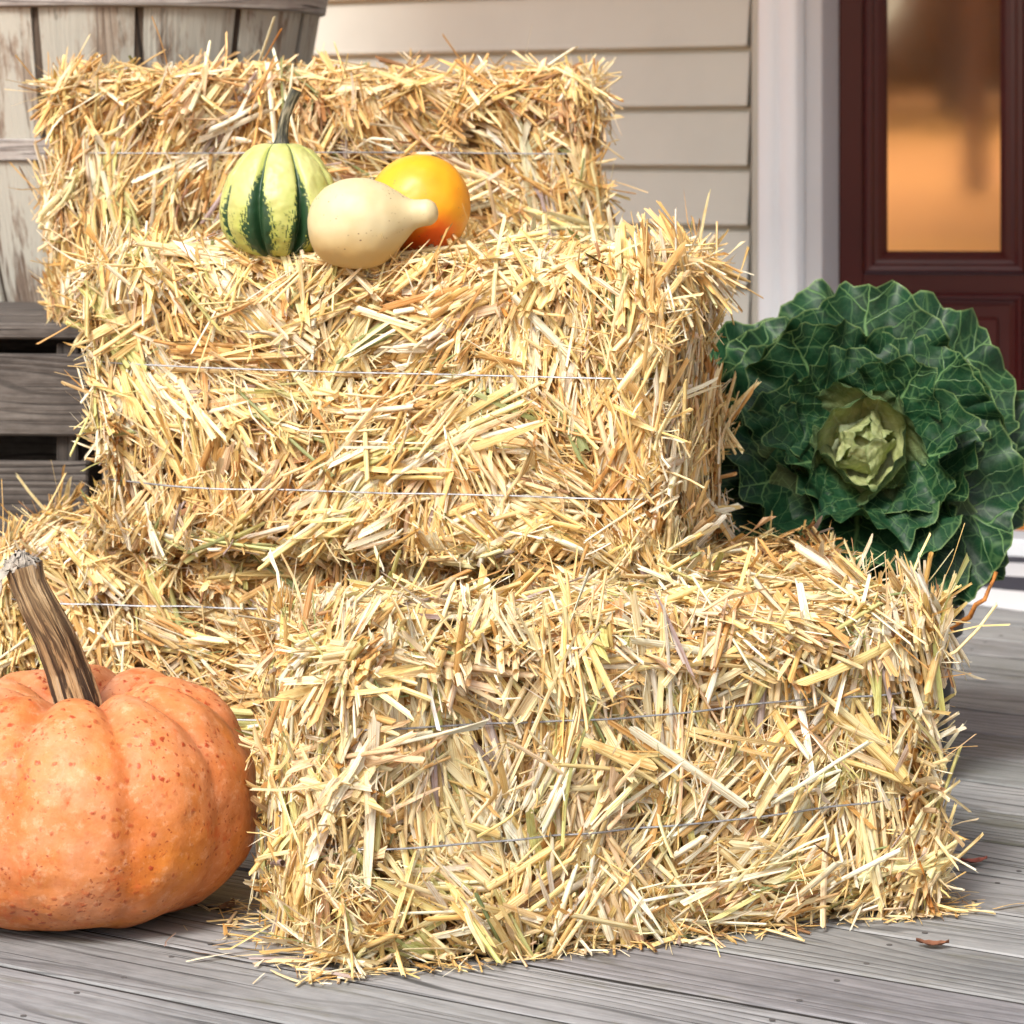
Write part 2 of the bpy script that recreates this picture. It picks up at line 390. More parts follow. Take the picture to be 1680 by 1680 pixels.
mb = MB(); box(mb, W(.8, 1.9, 1.2), (5, .1, 4.2), (wu, wn, wz)); box(mb, W((s_j + s_e1) / 2, .06, 2.62), (s_e1 - s_j + .2, .10, 1.1), (wu, wn, wz)); hchild(mb, 'inner_wall', M_dark)
mb = MB(); box(mb, W(.8, 1.05, -.06), (5, 1.9, .1), (wu, wn, wz)); hchild(mb, 'hall_floor', M_dark)
mb = MB(); box(mb, W(.6, -1.14, 2.50), (8.5, 2.36, .08), (wu, wn, wz), bev=.004); box(mb, W(.6, -2.34, 2.50), (8.5, .03, .18), (wu, wn, wz), bev=.003)  # unseen roof, added and sized to shade the wall and door
hchild(mb, 'unseen_porch_roof', M_white)
# striped rug at the door
m, nt_, b, out = mat('striped_rug'); g = G(nt_); s = g.sep(g.n('UVMap', uv_map='UVMap').outputs[0])
st = g.math('GREATER_THAN', g.math('FRACT', g.math('MULTIPLY', s[1], 1 / .32)), .5)
c = g.mix(st, (.70, .71, .73), (.035, .035, .05)); g.link(c, b.inputs['Base Color']); b.inputs['Roughness'].default_value = .9
g.link(g.bump(g.noise(g.coord(), 300, 2), .5, .002), b.inputs['Normal'])
mb = MB(); s0r = wall_s(1480, .3); K = 30
V = []; UV = []
for i in range(K):
    for j in range(25):
        n_ = -.60 + .56 * j / 24; s_ = s0r + 1.3 * i / (K - 1)
        V.append(W(s_, n_, .010 + .0015 * math.sin(i * 1.3 + j * .4))); UV.append((s_, j / 24 * .56 + .0))
mb.add(V, grid_faces(K, 25), UV)
V2 = [v - wz * .008 for v in V]; mb.add(V2, grid_faces(K, 25)[:, ::-1], UV)
for idx in ([i * 25 for i in range(K)], [i * 25 + 24 for i in range(K)], list(range(25)), list(range((K - 1) * 25, K * 25))):
    mb.add([V[i] for i in idx] + [V2[i] for i in idx], [(i, i + 1, len(idx) + i + 1, len(idx) + i) for i in range(len(idx) - 1)], [UV[i] for i in idx] * 2)
tag(mb.build('door_mat', m), 'black and white striped mat on the deck in front of the red entry', 'doormat')

# ------------------------------------------------------------------ trees behind the photographer, seen in the glass
M_bark = plain('tree_bark', (.26, .15, .08), .9, 0, .3, 6, .01)
def leafmat(name, c):
    m, nt_, b, out = mat(name); g = G(nt_); n1 = g.noise(g.coord(), 1.6, 3)
    g.link(g.ramp(n1, [(.35, tuple(x * .5 for x in c)), (.65, c)]), b.inputs['Base Color']); b.inputs['Roughness'].default_value = .8
    return m
LM = [leafmat('rust_autumn_leaves', (.50, .25, .08)), leafmat('brown_autumn_leaves', (.55, .32, .13)), leafmat('olive_autumn_leaves', (.34, .27, .10))]
def tree_mesh(seed, H, rad, lm):
    r = np.random.default_rng(seed)
    mb = MB(); tube(mb, [(0, 0, -.5), (.05, 0, H * .2), (.0, .06, H * .5), (.1, 0, H * .8)], [rad * 1.25, rad, rad * .75, rad * .25], 12)
    ends = []
    for k in range(9):
        a = r.uniform(0, 6.28); z = H * r.uniform(.3, .7); L = H * r.uniform(.2, .34)
        e = np.array([math.cos(a) * L, math.sin(a) * L, z + L * .7]); ends.append(e)
        tube(mb, [(0, 0, z), e * .5 + np.array([0, 0, z * .45]), e], [rad * .4, rad * .25, rad * .08], 6)
    tr = mb
    N = 2600; cl = np.array(ends)[r.integers(0, 9, N)] + r.normal(0, H * .085, (N, 3)); a = r.normal(size=(N, 3)); a /= np.linalg.norm(a, axis=1)[:, None]
    bb = np.cross(a, r.normal(size=(N, 3))); bb /= np.linalg.norm(bb, axis=1)[:, None]; sz = H * .02
    V = np.stack([cl - a * sz, cl + bb * sz * .7, cl + a * sz, cl - bb * sz * .7], 1)
    cb = MB(); cb.add(V, np.arange(4 * N).reshape(N, 4))
    return tr, cb
def refl_dir(x):
    d = np.array([(x - 840) / FPX, 1, 0]); d /= np.linalg.norm(d); return d - 2 * (d @ dnv) * dnv
tspec = []
pd = Dp(a_g0 + .12, 0, 0)
for (x, dist, H, rad, li, lab) in [(1608, 34, 15, .15, 0, 'young rust leaved tree on the leaf strewn lawn mirrored in the door glass')]:
    p = pd + refl_dir(x) * dist; tspec.append((p, H, rad, li, lab))
for k in range(13):
    x = 850 + k * 115 + rng.uniform(-25, 25); d_ = 66 + rng.uniform(-4, 8); p = pd + refl_dir(x) * d_
    tspec.append((p, rng.uniform(9, 13), .28, 1 + k % 2, None))
variants = {}
for k, (p, H, rad, li, lab) in enumerate(tspec):
    key = (k == 0, li)
    t = empty('autumn_tree', (p[0], p[1], lawn_z(p[0], p[1])))
    if key not in variants:
        tr, cb = tree_mesh(k + 5, H, rad, li); a = tr.build('trunk', M_bark, t); c_ = cb.build('crown', LM[li], t); variants[key] = (a, c_)
    else:
        for src in variants[key]:
            c2 = src.copy(); col.objects.link(c2); c2.parent = t
        t.rotation_euler.z = rng.uniform(0, 6)
    tag(t, lab or ('brown autumn tree in the wood edge behind the lawn' if li == 1 else 'olive autumn tree in the wood edge behind the lawn'), 'tree', None if lab else 'trees along the wood edge')

N = 22000; rw = np.random.default_rng(77); X_ = rw.uniform(-38, 38, N); Y_ = -76 - rw.uniform(0, 12, N); Hh = 5.5 + 3 * np.sin(X_ * .35) + 1.5 * np.sin(X_ * 1.1 + 2); Z_ = lawn_z(X_, Y_) + rw.random(N) ** .8 * Hh
Cw = np.stack([X_, Y_, Z_], 1); A_ = norm3 = rw.normal(size=(N, 3)); A_ /= np.linalg.norm(A_, axis=1)[:, None]; B_ = np.cross(A_, rw.normal(size=(N, 3))); B_ /= np.linalg.norm(B_, axis=1)[:, None]; sz = rw.uniform(.25, .6, (N, 1))
mb = MB(); mb.add(np.stack([Cw - A_ * sz, Cw + B_ * sz * .7, Cw + A_ * sz, Cw - B_ * sz * .7], 1), np.arange(4 * N).reshape(N, 4))
tag(mb.build('far_woods', LM[1]), 'brown autumn undergrowth along the far edge of the lawn', 'woods', kind='stuff')

# ------------------------------------------------------------------ crates and basket
def make_crate(name, loc, rz, size, label, seed):
    L, Wd, H = size; r = np.random.default_rng(seed); t = empty(name, loc, rz); tag(t, label, 'crate', 'weathered wooden crates under the rear bale and basket')
    # planks on top, slats round the sides, corner posts inside; local x along the front, y away from it
    n = 5; pw = Wd / n
    for i in range(n):
        mb = MB(); box(mb, (0, pw * (i + .5), H - .011 + r.normal(0, .0012)), (L + r.normal(0, .002), pw - .006, .022), bev=.003, colr=(r.uniform(.85, 1.15),) * 3); mb.build('top_plank', M_crate, t)
    zs = [(H - .026, H - .155), (H - .186, H - .315), (H - .34, H - .46), (H - .485, H - .58)]
    zs = [(H - .042, H - .155), (H - .190, H - .300), (H - .332, H - .440), (H - .470, max(.005, H - .575))]
    for (a, b_) in zs:
        for (c, sz, ax) in [((0, .009, (a + b_) / 2), (L, .016, a - b_), None), ((0, Wd - .009, (a + b_) / 2), (L, .016, a - b_), None)]:
            mb = MB(); box(mb, c, sz, bev=.003, colr=(r.uniform(.8, 1.2),) * 3); mb.build('side_slat', M_crate, t)
        for sx in (-1, 1):
            mb = MB(); box(mb, (sx * (L / 2 - .009), Wd / 2, (a + b_) / 2), (Wd - .04, .016, a - b_), ((0, 1, 0), (1, 0, 0), (0, 0, 1)), bev=.003, colr=(r.uniform(.8, 1.2),) * 3); mb.build('end_slat', M_crate, t)
    for sx in (-1, 1):
        for yy in (.034, Wd - .034):
            mb = MB(); box(mb, (sx * (L / 2 - .034), yy, (H - .025) / 2), (H - .03, .03, .03), ((0, 0, 1), (1, 0, 0), (0, 1, 0)), bev=.002, colr=(.8,) * 3); mb.build('corner_post', M_crate, t)
    return t
CT = .585; cang = R(-6); cu = np.array([math.cos(cang), math.sin(cang)]); cn = np.array([-math.sin(cang), math.cos(cang)])
cA = np.array([-.585, 3.88])                     # right front corner of the left crate
def cpos(a, b_): q = cA + cu * a + cn * b_; return (q[0], q[1], 0)
make_crate('wooden_crate', cpos(-.40, 0), cang, (.80, .55, CT), 'grey weathered slatted crate at the left edge beside the middle bale', 1)
make_crate('wooden_crate', cpos(.42, 0), cang, (.80, .55, CT), 'grey weathered crate directly under the rear bale, behind the middle bale', 2)
make_crate('wooden_crate', cpos(-.45, .57), cang, (.82, .58, CT - .04), 'grey weathered crate carrying the tall whitewashed basket', 3)

bc = px(205, 0, 4.64); basket = empty('bushel_basket', (bc.x, bc.y, CT - .04)); tag(basket, 'tall bushel basket of worn whitewashed staves with grey hoops behind the rear bale', 'basket')
rt, rb_, bh = .325, .222, .525
for k in range(12):
    # stave centres sit between the gaps seen in the photo
    a0 = -math.pi / 2 + R(-18.2) + k * R(30) + R(1.2); a1 = a0 + R(27.6)
    mb = MB(); V = []; UV = []; K = 10; J = 7; th = .006
    prof = [(0, 0, 0)] 
    for side_ in (0, 1):
        for i in range(K):
            z = bh * i / (K - 1); tt = i / (K - 1); rad = rb_ + (rt - rb_) * (tt ** .85) - side_ * th
            shrink = R(.9) * (1 - tt)
            for j in range(J):
                a = a0 + shrink + (a1 - a0 - 2 * shrink) * j / (J - 1); rj = rad - .004 * (abs(j / (J - 1) - .5) * 2) ** 4
                V.append((rj * math.cos(a), rj * math.sin(a), z)); UV.append((z + k * 3.1, j * .024 + k * 1.7))
    n_ = K * J; F = list(map(tuple, grid_faces(K, J))) + [tuple(x + n_ for x in f[::-1]) for f in grid_faces(K, J)]
    for i in range(K - 1):
        for j in (0, J - 1): F.append((i * J + j, (i + 1) * J + j, (i + 1) * J + j + n_, i * J + j + n_))
    for j in range(J - 1):
        for i in (0, K - 1): F.append((i * J + j, i * J + j + 1, i * J + j + 1 + n_, i * J + j + n_))
    mb.add(V, F, UV, (rng.uniform(.88, 1.06),) * 3, 0, False); mb.build('stave', M_basket, basket)
for k in range(12):  # dark inner layer, added to stand in for shade behind the stave gaps
    a0 = -math.pi / 2 + R(-18.2) + k * R(30) - R(12); a1 = a0 + R(28); mb = MB(); V = []; UV = []
    for i in range(8):
        tt = i / 7; rad = rb_ + (rt - rb_) * (tt ** .85) - .0085
        for j in range(7): a = a0 + (a1 - a0) * j / 6; V.append((rad * math.cos(a), rad * math.sin(a), bh * tt)); UV.append((bh * tt + k, j * .024 + k * 2.3))
    mb.add(V, grid_faces(8, 7), UV, (.7, .6, .5), 0, False); mb.build('gap_shade_stave', M_crate, basket)
for (zc, hh, th) in [(bh - .008, .036, .008), ((.83 - CT) + .034, .036, .006), (.02, .03, .006)]:
    mb = MB(); V = []; UV = []; n = 96
    for i in range(n + 1):
        a = 2 * math.pi * i / n + 2
        for (dr, dz) in [(0, -hh / 2), (th, -hh / 2 + .003), (th, hh / 2 - .003), (0, hh / 2), (0.0, -hh / 2)]:
            tt = (zc + dz) / bh; rad = rb_ + (rt - rb_) * (max(tt, 0.001) ** .85) + .0008 + dr
            V.append((rad * math.cos(a), rad * math.sin(a), zc + dz)); UV.append((a * .3, dz + dr + zc * 3))
    mb.add(V, grid_faces(n + 1, 5), UV, (1.15,) * 3, 0, False); mb.build('hoop', M_hoop, basket)
mb = MB(); V = [(0, 0, .012)] + [((rb_ - .01) * math.cos(2 * math.pi * i / 40), (rb_ - .01) * math.sin(2 * math.pi * i / 40), .012) for i in range(40)]
mb.add(V, [(0, 1 + i, 1 + (i + 1) % 40) for i in range(40)]); mb.build('basket_bottom', M_hoop, basket)

# ------------------------------------------------------------------ straw
PAL = {  # linear base colours
    'cream': (.93, .88, .68), 'pale': (.91, .78, .46), 'gold': (.86, .67, .30), 'ochre': (.78, .53, .20), 'orange': (.64, .38, .13),
    'lime': (.62, .62, .25), 'green': (.30, .36, .15), 'violet': (.44, .36, .34), 'pink': (.84, .65, .41), 'brown': (.34, .18, .08)}
PN = list(PAL); PC = np.array([PAL[k] for k in PN])
def pal_w(**kw): a = np.array([kw.get(k, 0) for k in PN], float); return a / a.sum()
def norm(v): return v / np.maximum(np.linalg.norm(v, axis=-1, keepdims=True), 1e-9)
def straw_geo(mb, P, T, N, L, Wd, C, r, kind, bend=.035, mat=0):
    """kind: 'tube' round stem, 'half' split stem / flattened leaf blade, 'shred' fine two-sided splinter"""
    n = len(P)
    if n == 0: return
    K, M = {'tube': (5, 6), 'half': (5, 4), 'shred': (4, 2)}[kind]
    T = norm(T); N = norm(N - (N * T).sum(-1, keepdims=True) * T); B = np.cross(T, N)
    s = np.linspace(-.5, .5, K)[None, :, None]
    L_ = L[:, None, None]; bn = r.normal(0, bend, n)[:, None, None] - .05; bb = r.normal(0, bend, n)[:, None, None]
    sk = r.uniform(-.25, .3, n)[:, None, None]; kk = (r.random(n) < .12)[:, None, None] * r.normal(0, .5, n)[:, None, None]; kn = (r.random(n) < .16)[:, None, None] * r.normal(0, .3, n)[:, None, None]
    T_, N_, B_ = T[:, None, :], N[:, None, :], B[:, None, :]
    ctr = P[:, None, :] + T_ * s * L_ + N_ * (bn * s * s * L_) + B_ * (bb * s * s * L_) + (B_ * kk + N_ * kn) * np.maximum(0, s - sk) * L_
    tw = (r.normal(0, .5, n)[:, None, None] * s * (1.6 if kind != 'tube' else .2)) + r.normal(0, .35, n)[:, None, None]
    Bt = B_ * np.cos(tw) + N_ * np.sin(tw); Nt = N_ * np.cos(tw) - B_ * np.sin(tw)
    tap = 1 - (r.uniform(0, .15 if kind == 'tube' else .28, n) + (r.random(n) < .15) * .45)[:, None, None] * np.maximum(0, (s + .1) / .6) ** 2
    Wk = Wd[:, None, None] * tap
    if kind == 'tube':
        a = np.arange(M) / M * 2 * math.pi; flat = r.uniform(.55, 1, n)[:, None, None, None]
        off = Bt[:, :, None, :] * np.cos(a)[None, None, :, None] + Nt[:, :, None, :] * np.sin(a)[None, None, :, None] * flat
        V = ctr[:, :, None, :] + off * Wk[..., None] / 2; u = np.abs(np.arange(M) / M * 2 - 1) * 1.0
    else:
        x = np.linspace(-1, 1, M); h = r.uniform(-.10, .30, n)[:, None, None, None] if kind == 'half' else 0
        V = ctr[:, :, None, :] + Bt[:, :, None, :] * (x[None, None, :, None] * Wk[..., None] / 2) + Nt[:, :, None, :] * ((1 - x * x)[None, None, :, None] * h * Wk[..., None])
        u = (x + 1) / 2
    # ragged, slanting cut ends
    sl = r.normal(0, 1, (n, 1, 1)); xx = np.linspace(-1, 1, M)[None, :, None]
    V[:, 0] += T_ * ((sl * xx + r.normal(0, .5, (n, M, 1))) * Wd[:, None, None] * .55)
    sl = r.normal(0, 1, (n, 1, 1)); V[:, -1] += T_ * ((sl * xx + r.normal(0, .7, (n, M, 1))) * Wd[:, None, None] * .6)
    uo = r.uniform(0, 50, (n, 1, 1, 1)); vo = r.uniform(0, 50, (n, 1, 1, 1))
    wmm = (Wd / .005)[:, None, None, None]
    U = np.broadcast_to(u[None, None, :, None] * wmm, (n, K, M, 1)) + uo; Vv = np.broadcast_to((s * L_)[:, :, None, :], (n, K, M, 1)) + vo
    Cc = np.broadcast_to(C[:, None, None, :], (n, K, M, 3))
    f = grid_faces(K, M, kind == 'tube'); F = (f[None] + (np.arange(n) * K * M)[:, None, None]).reshape(-1, 4)
    mb.add(V.reshape(-1, 3), F, np.concatenate([U, Vv], -1).reshape(-1, 2), Cc.reshape(-1, 3), mat, kind == 'tube')
def emit(mb, P, T, N, L, Wd, C, r, bend=.04, ptube=.38):
    q = r.random(len(P)); fine = Wd < .0019
    for kd, msk in (('shred', fine), ('tube', ~fine & (q < ptube)), ('half', ~fine & (q >= ptube))):
        ww = Wd[msk] * (.8 if kd == 'tube' else 1.0)
        straw_geo(mb, P[msk], T[msk], N[msk], L[msk], ww, C[msk], r, kd, bend)
def hay_bale(loc, rz, L, Wd, H, label, seed, size=1.0, wires=(.13, .33), dens=1.0, weights=None, faces=None, keep_group=True, rough=1.0):
    """origin at the near-left bottom corner; x along the front, y away from the viewer"""
    r = np.random.default_rng(seed); root = empty('straw_bale', loc, rz); tag(root, label, 'straw bale', 'stacked mini straw bales')
    c = np.array([L / 2, Wd / 2, H / 2]); h = c.copy(); rd = .042
    low = sines(seed, 7, 14, 34); mid = sines(seed + 1, 9, 50, 110); ang = sines(seed + 2, 6, 10, 26)
    def rbox(p):
        """point on the plain box -> rounded, lumpy, wire-cinched surface"""
        q = p - c; inner = np.clip(q, -(h - rd), h - rd); d = q - inner; n = norm(d); s_ = inner + n * rd
        disp = .0065 * rough * low(s_ + seed) + .0035 * mid(s_)
        corner = np.clip(1 - (h[0] - np.abs(q[:, 0])) / .09, 0, 1)
        for zw in wires:
            disp = disp - (.007 + .016 * corner) * np.exp(-((s_[:, 2] + h[2] - zw) / .022) ** 2) * (np.abs(n[:, 2]) < .7)
        # vertical seams between the pressed flakes
        fl = np.sin((s_[:, 0] + h[0]) * 2 * math.pi / (.115 + .01 * math.sin(seed))) 
        disp = disp - .006 * np.clip(fl - .8, 0, 1) * 5 * (np.abs(n[:, 0]) < .5)
        disp = disp * np.where(n[:, 2] < -.6, .2, 1)
        return s_ + n * disp[:, None] + c, n
    mb = MB()
    # packed core
    g_ = 14; cv = []; cf = []
    for ax in range(3):
        for sg in (-1, 1):
            a, b_ = [i for i in range(3) if i != ax]
            uu, vv = np.meshgrid(np.linspace(-1, 1, g_), np.linspace(-1, 1, g_), indexing='ij')
            P = np.zeros((g_ * g_, 3)); P[:, ax] = sg * h[ax]; P[:, a] = uu.ravel() * h[a]; P[:, b_] = vv.ravel() * h[b_]
            S, n = rbox(P + c); S = S - n * .022
            mb.add(S, grid_faces(g_, g_), None, None, 1)
    fdef = dict(front=(1, -1, 1.0), left=(0, -1, 1.0), right=(0, 1, 1.0), top=(2, 1, 1.0), back=(1, 1, .35), bottom=(2, -1, .2))
    if faces: 
        for k_, v_ in faces.items(): fdef[k_] = (*fdef[k_][:2], v_)
    wt = weights if weights is not None else pal_w(cream=2.6, pale=4, gold=3.3, ochre=1.5, orange=.7, lime=.35, green=.10, violet=.14, pink=.6, brown=.15)
    for fname, (ax, sg, fd) in fdef.items():
        if fd <= 0: continue
        a, b_ = [i for i in range(3) if i != ax]; area = 4 * h[a] * h[b_]
        # (straws per m2, depth mean, depth spread, length lo/hi, width lo/hi, clump lo/hi, tilt, angular jitter)
        layers = [(8500, -.021, .005, .035, .11, .0032, .0085, 4, 12, .08, .09),
                  (4600, -.011, .005, .035, .11, .0030, .0090, 3, 10, .10, .10),
                  (3300, -.002, .004, .035, .150, .0026, .0088, 1, 6, .12, .11),
                  (9500, -.007, .007, .012, .055, .0008, .0022, 2, 8, .25, .4),
                  (4500, -.004, .006, .004, .018, .0007, .0026, 2, 9, .5, 1.0),
                  (2200, .0005, .003, .010, .05, .0007, .0020, 1, 5, .40, .6),
                  (1700, .002, .003, .025, .090, .0028, .0070, 1, 3, .36, .25)]
        for (dn_, dm, ds, l0, l1, w0, w1, c0, c1, tilt, jit) in layers:
            l0, l1, w0, w1 = (v * size for v in (l0, l1, w0, w1)); want = int(dn_ * area * fd * dens / size ** 1.4); nc = max(1, int(want / ((c0 + c1) / 2)))
            cu_ = r.uniform(-1, 1, (nc, 2)); num = r.integers(c0, c1 + 1, nc); idx = np.repeat(np.arange(nc), num); n = len(idx)
            P0 = np.zeros((nc, 3)); P0[:, ax] = sg * h[ax]; P0[:, a] = cu_[:, 0] * h[a]; P0[:, b_] = cu_[:, 1] * h[b_]; P0 = P0 + c
            S, Nn = rbox(P0)
            f = ang(S)
            if fname in ('front', 'back'): base = math.pi / 2 + 1.0 * f; edge = np.clip(1 - (h[0] - np.abs(P0[:, 0] - c[0])) / .12, 0, 1); base = base * (1 - edge) + (math.pi / 2 + .3 * f) * edge
            elif fname in ('left', 'right'): base = math.pi / 2 + .45 * f
            else: base = .75 * f
            th = base + r.normal(0, .42, nc); rnd = r.random(nc) < .22; th[rnd] = r.uniform(0, math.pi, rnd.sum())
            thi = th[idx] + r.normal(0, jit, n)
            # offset inside the clump, side by side across the straw direction
            Nc = Nn[idx]
            up = np.array([0, 0, 1.]) if fname not in ('top', 'bottom') else np.array([0, 1., 0])
            H1 = norm(np.cross(up, Nc) + 1e-6); V1 = np.cross(Nc, H1)
            Td = H1 * np.cos(thi)[:, None] + V1 * np.sin(thi)[:, None]; Bd = np.cross(Nc, Td)
            wc = r.uniform(w0, w1, nc) ; wi = wc[idx] * r.uniform(.55, 1.25, n)
            k_in = np.arange(n) - np.repeat(np.cumsum(num) - num, num)
            across = (k_in - num[idx] / 2) * wc[idx] * .8 + r.normal(0, .0012, n)
            Li = (r.uniform(l0, l1, nc) ** 1.0)[idx] * r.uniform(.65, 1.15, n)
            Pp = P0[idx] + Bd * across[:, None] + Td * (r.normal(0, .010, n))[:, None]
            # stay on the box: reproject
            q = Pp - c; q[:, ax] = sg * h[ax]; q[:, a] = np.clip(q[:, a], -h[a], h[a]); q[:, b_] = np.clip(q[:, b_], -h[b_], h[b_]); S2, N2 = rbox(q + c)
            dd = dm + (r.normal(0, ds, nc))[idx] + r.normal(0, .0015, n)
            S2 = S2 + N2 * dd[:, None]
            H1 = norm(np.cross(up, N2) + 1e-6); V1 = np.cross(N2, H1)
            Td = H1 * np.cos(thi)[:, None] + V1 * np.sin(thi)[:, None]
            tl = (r.normal(0, tilt, nc))[idx] + r.normal(0, tilt * .4, n)
            if fname in ('front', 'back', 'left', 'right'):   # long straws must not pass through the deck
                lowz = S2[:, 2] - np.abs(Td[:, 2]) * Li / 2; Li = np.where(lowz < .002, np.maximum(.012, Li - (.002 - lowz) * 2), Li); S2[:, 2] = np.maximum(S2[:, 2], .004 + np.abs(Td[:, 2]) * Li / 2 * .8)
            for zw in wires:
                if fname in ('front', 'back', 'left', 'right'):
                    cr = (np.abs(S2[:, 2] - zw) < np.abs(Td[:, 2]) * Li * .5 + .004) & (r.random(n) < .88)
                    tl = np.where(cr, tl * .12, tl); S2 = S2 - N2 * (np.maximum(dd + .003, 0) * cr)[:, None]
            T3 = Td + N2 * tl[:, None]
            # pushed outwards by the tilt so that one end shows
            S3 = S2 + N2 * (np.abs(tl) * Li * .16)[:, None]
            ci = r.choice(len(PN), nc, p=wt)[idx]; sw = r.random(n) < .35; ci[sw] = r.choice(len(PN), sw.sum(), p=wt)
            C = PC[ci] * (1 + r.normal(0, .10, (n, 1))) * (1 + r.normal(0, .03, (n, 3)))
            deep = np.clip((-dd - .004) / .02, 0, 1)[:, None]; C = C * (1 - deep * np.array([.28, .50, .72]))  # gap shade put into the colour: deeper stems darker, more orange
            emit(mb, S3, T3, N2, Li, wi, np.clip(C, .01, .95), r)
    # loose stems and shreds that stick out along the edges
    ne = int(620 * dens * rough)
    e = r.integers(0, 7, ne); t = r.uniform(-1, 1, ne); q = np.zeros((ne, 3))
    E = [(None, -1, 1), (None, 1, 1), (-1, None, 1), (1, None, 1), (-1, -1, None), (1, -1, None), (None, -1, -1)]
    for k in range(ne):
        q[k] = [(t[k] if v is None else v) * h[i] for i, v in enumerate(E[e[k]])]
    S, Nn = rbox(q + c); dirn = norm(Nn * r.uniform(.1, 1.1, (ne, 1)) + r.normal(0, .75, (ne, 3))); 
    Lo = np.where(r.random(ne) < .10, r.uniform(.07, .13, ne), r.uniform(.02, .07, ne)); wo = np.where(r.random(ne) < .5, r.uniform(.0006, .0016, ne), r.uniform(.002, .005, ne))
    Pp = S + dirn * (Lo * .30)[:, None] + Nn * (-.002); Pp[:, 2] = np.maximum(Pp[:, 2], .004 + np.abs(dirn[:, 2]) * Lo * .5)
    ci = r.choice(len(PN), ne, p=wt); emit(mb, Pp, dirn, norm(np.cross(dirn, r.normal(size=(ne, 3)))), Lo, wo, np.clip(PC[ci] * (1 + r.normal(0, .1, (ne, 1))), .01, .95), r, .2)
    body = mb.build('straw_body', [M_straw, M_core], root)
    # baling wires
    for zw in wires:
        n = 360; per = []
        for i in range(n):
            a = 2 * math.pi * i / n; d = np.array([math.cos(a), math.sin(a)]); k = 1 / max(abs(d[0]) / h[0], abs(d[1]) / h[1]); per.append([d[0] * k, d[1] * k, zw - h[2]])
        # even arc spacing
        per = np.array(per); seg = np.linalg.norm(np.roll(per, -1, 0) - per, axis=1); cs = np.concatenate([[0], np.cumsum(seg)]); pc = np.vstack([per, per[:1]])
        uu = np.linspace(0, cs[-1], n); per = np.stack([np.interp(uu, cs, pc[:, i]) for i in range(3)], 1)
        S, Nn = rbox(per + c); Nn[:, 2] = 0
        S[:, 2] = zw + .0012 * np.sin(uu * 9 + seed) + .003 * np.sin(uu * 2.1 + zw * 30)
        sm = S.copy()
        for _ in range(14): sm = (np.roll(sm, 1, 0) + np.roll(sm, -1, 0) + sm) / 3
        S = sm + norm(Nn) * .0095
        w_ = MB(); tube(w_, [Vector(p) for p in S], .0011, 6, caps=False); w_.build('baling_wire', M_wire, root)
    return root

a1 = R(20)
bale_front = hay_bale((-.182, 2.80, 0), a1, .70, .28, .335, 'pale straw bale alone on the deck in front of the others, right of the pumpkin', 11, size=1.24, wires=(.124, .245),
                      weights=pal_w(cream=3.0, pale=4.2, gold=2.6, ochre=1.1, orange=.45, lime=.5, green=.14, violet=.12, pink=.7, brown=.12), dens=1.2)
a2 = R(-18); Lm = .74
near = np.array([.175, 3.23]); org = near - Lm * np.array([math.cos(a2), math.sin(a2)])
bale_mid = hay_bale((org[0], org[1], .335), a2, Lm, .30, .365, 'golden straw bale in the middle of the stack with the three gourds on top', 23, size=1.12, wires=(.086, .229), dens=1.1,
                    weights=pal_w(cream=2.8, pale=4.4, gold=3.6, ochre=1.2, orange=.6, lime=.3, green=.12, violet=.06, pink=.35, brown=.1))
a3 = R(9)
p0 = px(85, 0, 3.87)
bale_rear = hay_bale((p0.x, p0.y, CT), a3, .775, .29, .345, 'brownish straw bale at the top back of the stack in front of the basket', 37, wires=(.10, .238), dens=.9,
                     weights=pal_w(cream=1.8, pale=3.2, gold=3.6, ochre=2.6, orange=1.2, lime=.3, green=.14, violet=.1, pink=.9, brown=.3), faces=dict(right=1.0, left=1.3))
a4 = R(-12)
bl = np.array([-.665, 3.51])
bale_low = hay_bale((bl[0], bl[1], 0), a4, .66, .28, .335, 'lowest straw bale behind the orange pumpkin, mostly covered by the bale above it', 51, wires=(.13, .268), dens=.9, rough=1.5,
                    weights=pal_w(cream=2.4, pale=3.6, gold=3.8, ochre=2.2, orange=1.2, lime=.3, green=.1, violet=.06, pink=.4, brown=.3))
bale_low2 = hay_bale((.006, 3.30, 0), R(-14), .335, .33, .333, 'short shaded straw bale at the bottom of the stack beside the leafy kale', 63, wires=(.13, .25), dens=.7,
                     weights=pal_w(cream=.6, pale=1.4, gold=3, ochre=3.2, orange=2.4, lime=.2, green=.1, violet=.2, pink=.6, brown=1.5))  # browner straw mix puts the shade beside the kale into the colour

def scatter(name, label, cat, seed, n, fn, zoff=0.0, lr=(.012, .06), kind='stuff'):
    r = np.random.default_rng(seed); mb = MB(); P = []; 
    for _ in range(n): P.append(fn(r))
    P = np.array(P); a = r.uniform(0, 2 * math.pi, n); T = np.stack([np.cos(a), np.sin(a), r.normal(0, .06, n)], 1); N = np.tile([0, 0, 1.], (n, 1)) + r.normal(0, .1, (n, 3))
    L = r.uniform(*lr, n); Wd = np.where(r.random(n) < .5, r.uniform(.0007, .0018, n), r.uniform(.002, .005, n)); P[:, 2] += Wd * .4 + np.abs(T[:, 2]) * L * .5 + .0012
    ci = r.choice(len(PN), n, p=pal_w(cream=1.5, pale=3, gold=3, ochre=2, orange=1.2, violet=.4, pink=1, brown=.8))
    emit(mb, P, T, N, L, Wd, PC[ci] * (1 + r.normal(0, .1, (n, 1))), r, .05)
    o = mb.build(name, M_straw); tag(o, label, cat, kind=kind); return o
u1 = np.array([math.cos(a1), math.sin(a1)]); v1 = np.array([-math.sin(a1), math.cos(a1)]); o1 = np.array([-.182, 2.80])
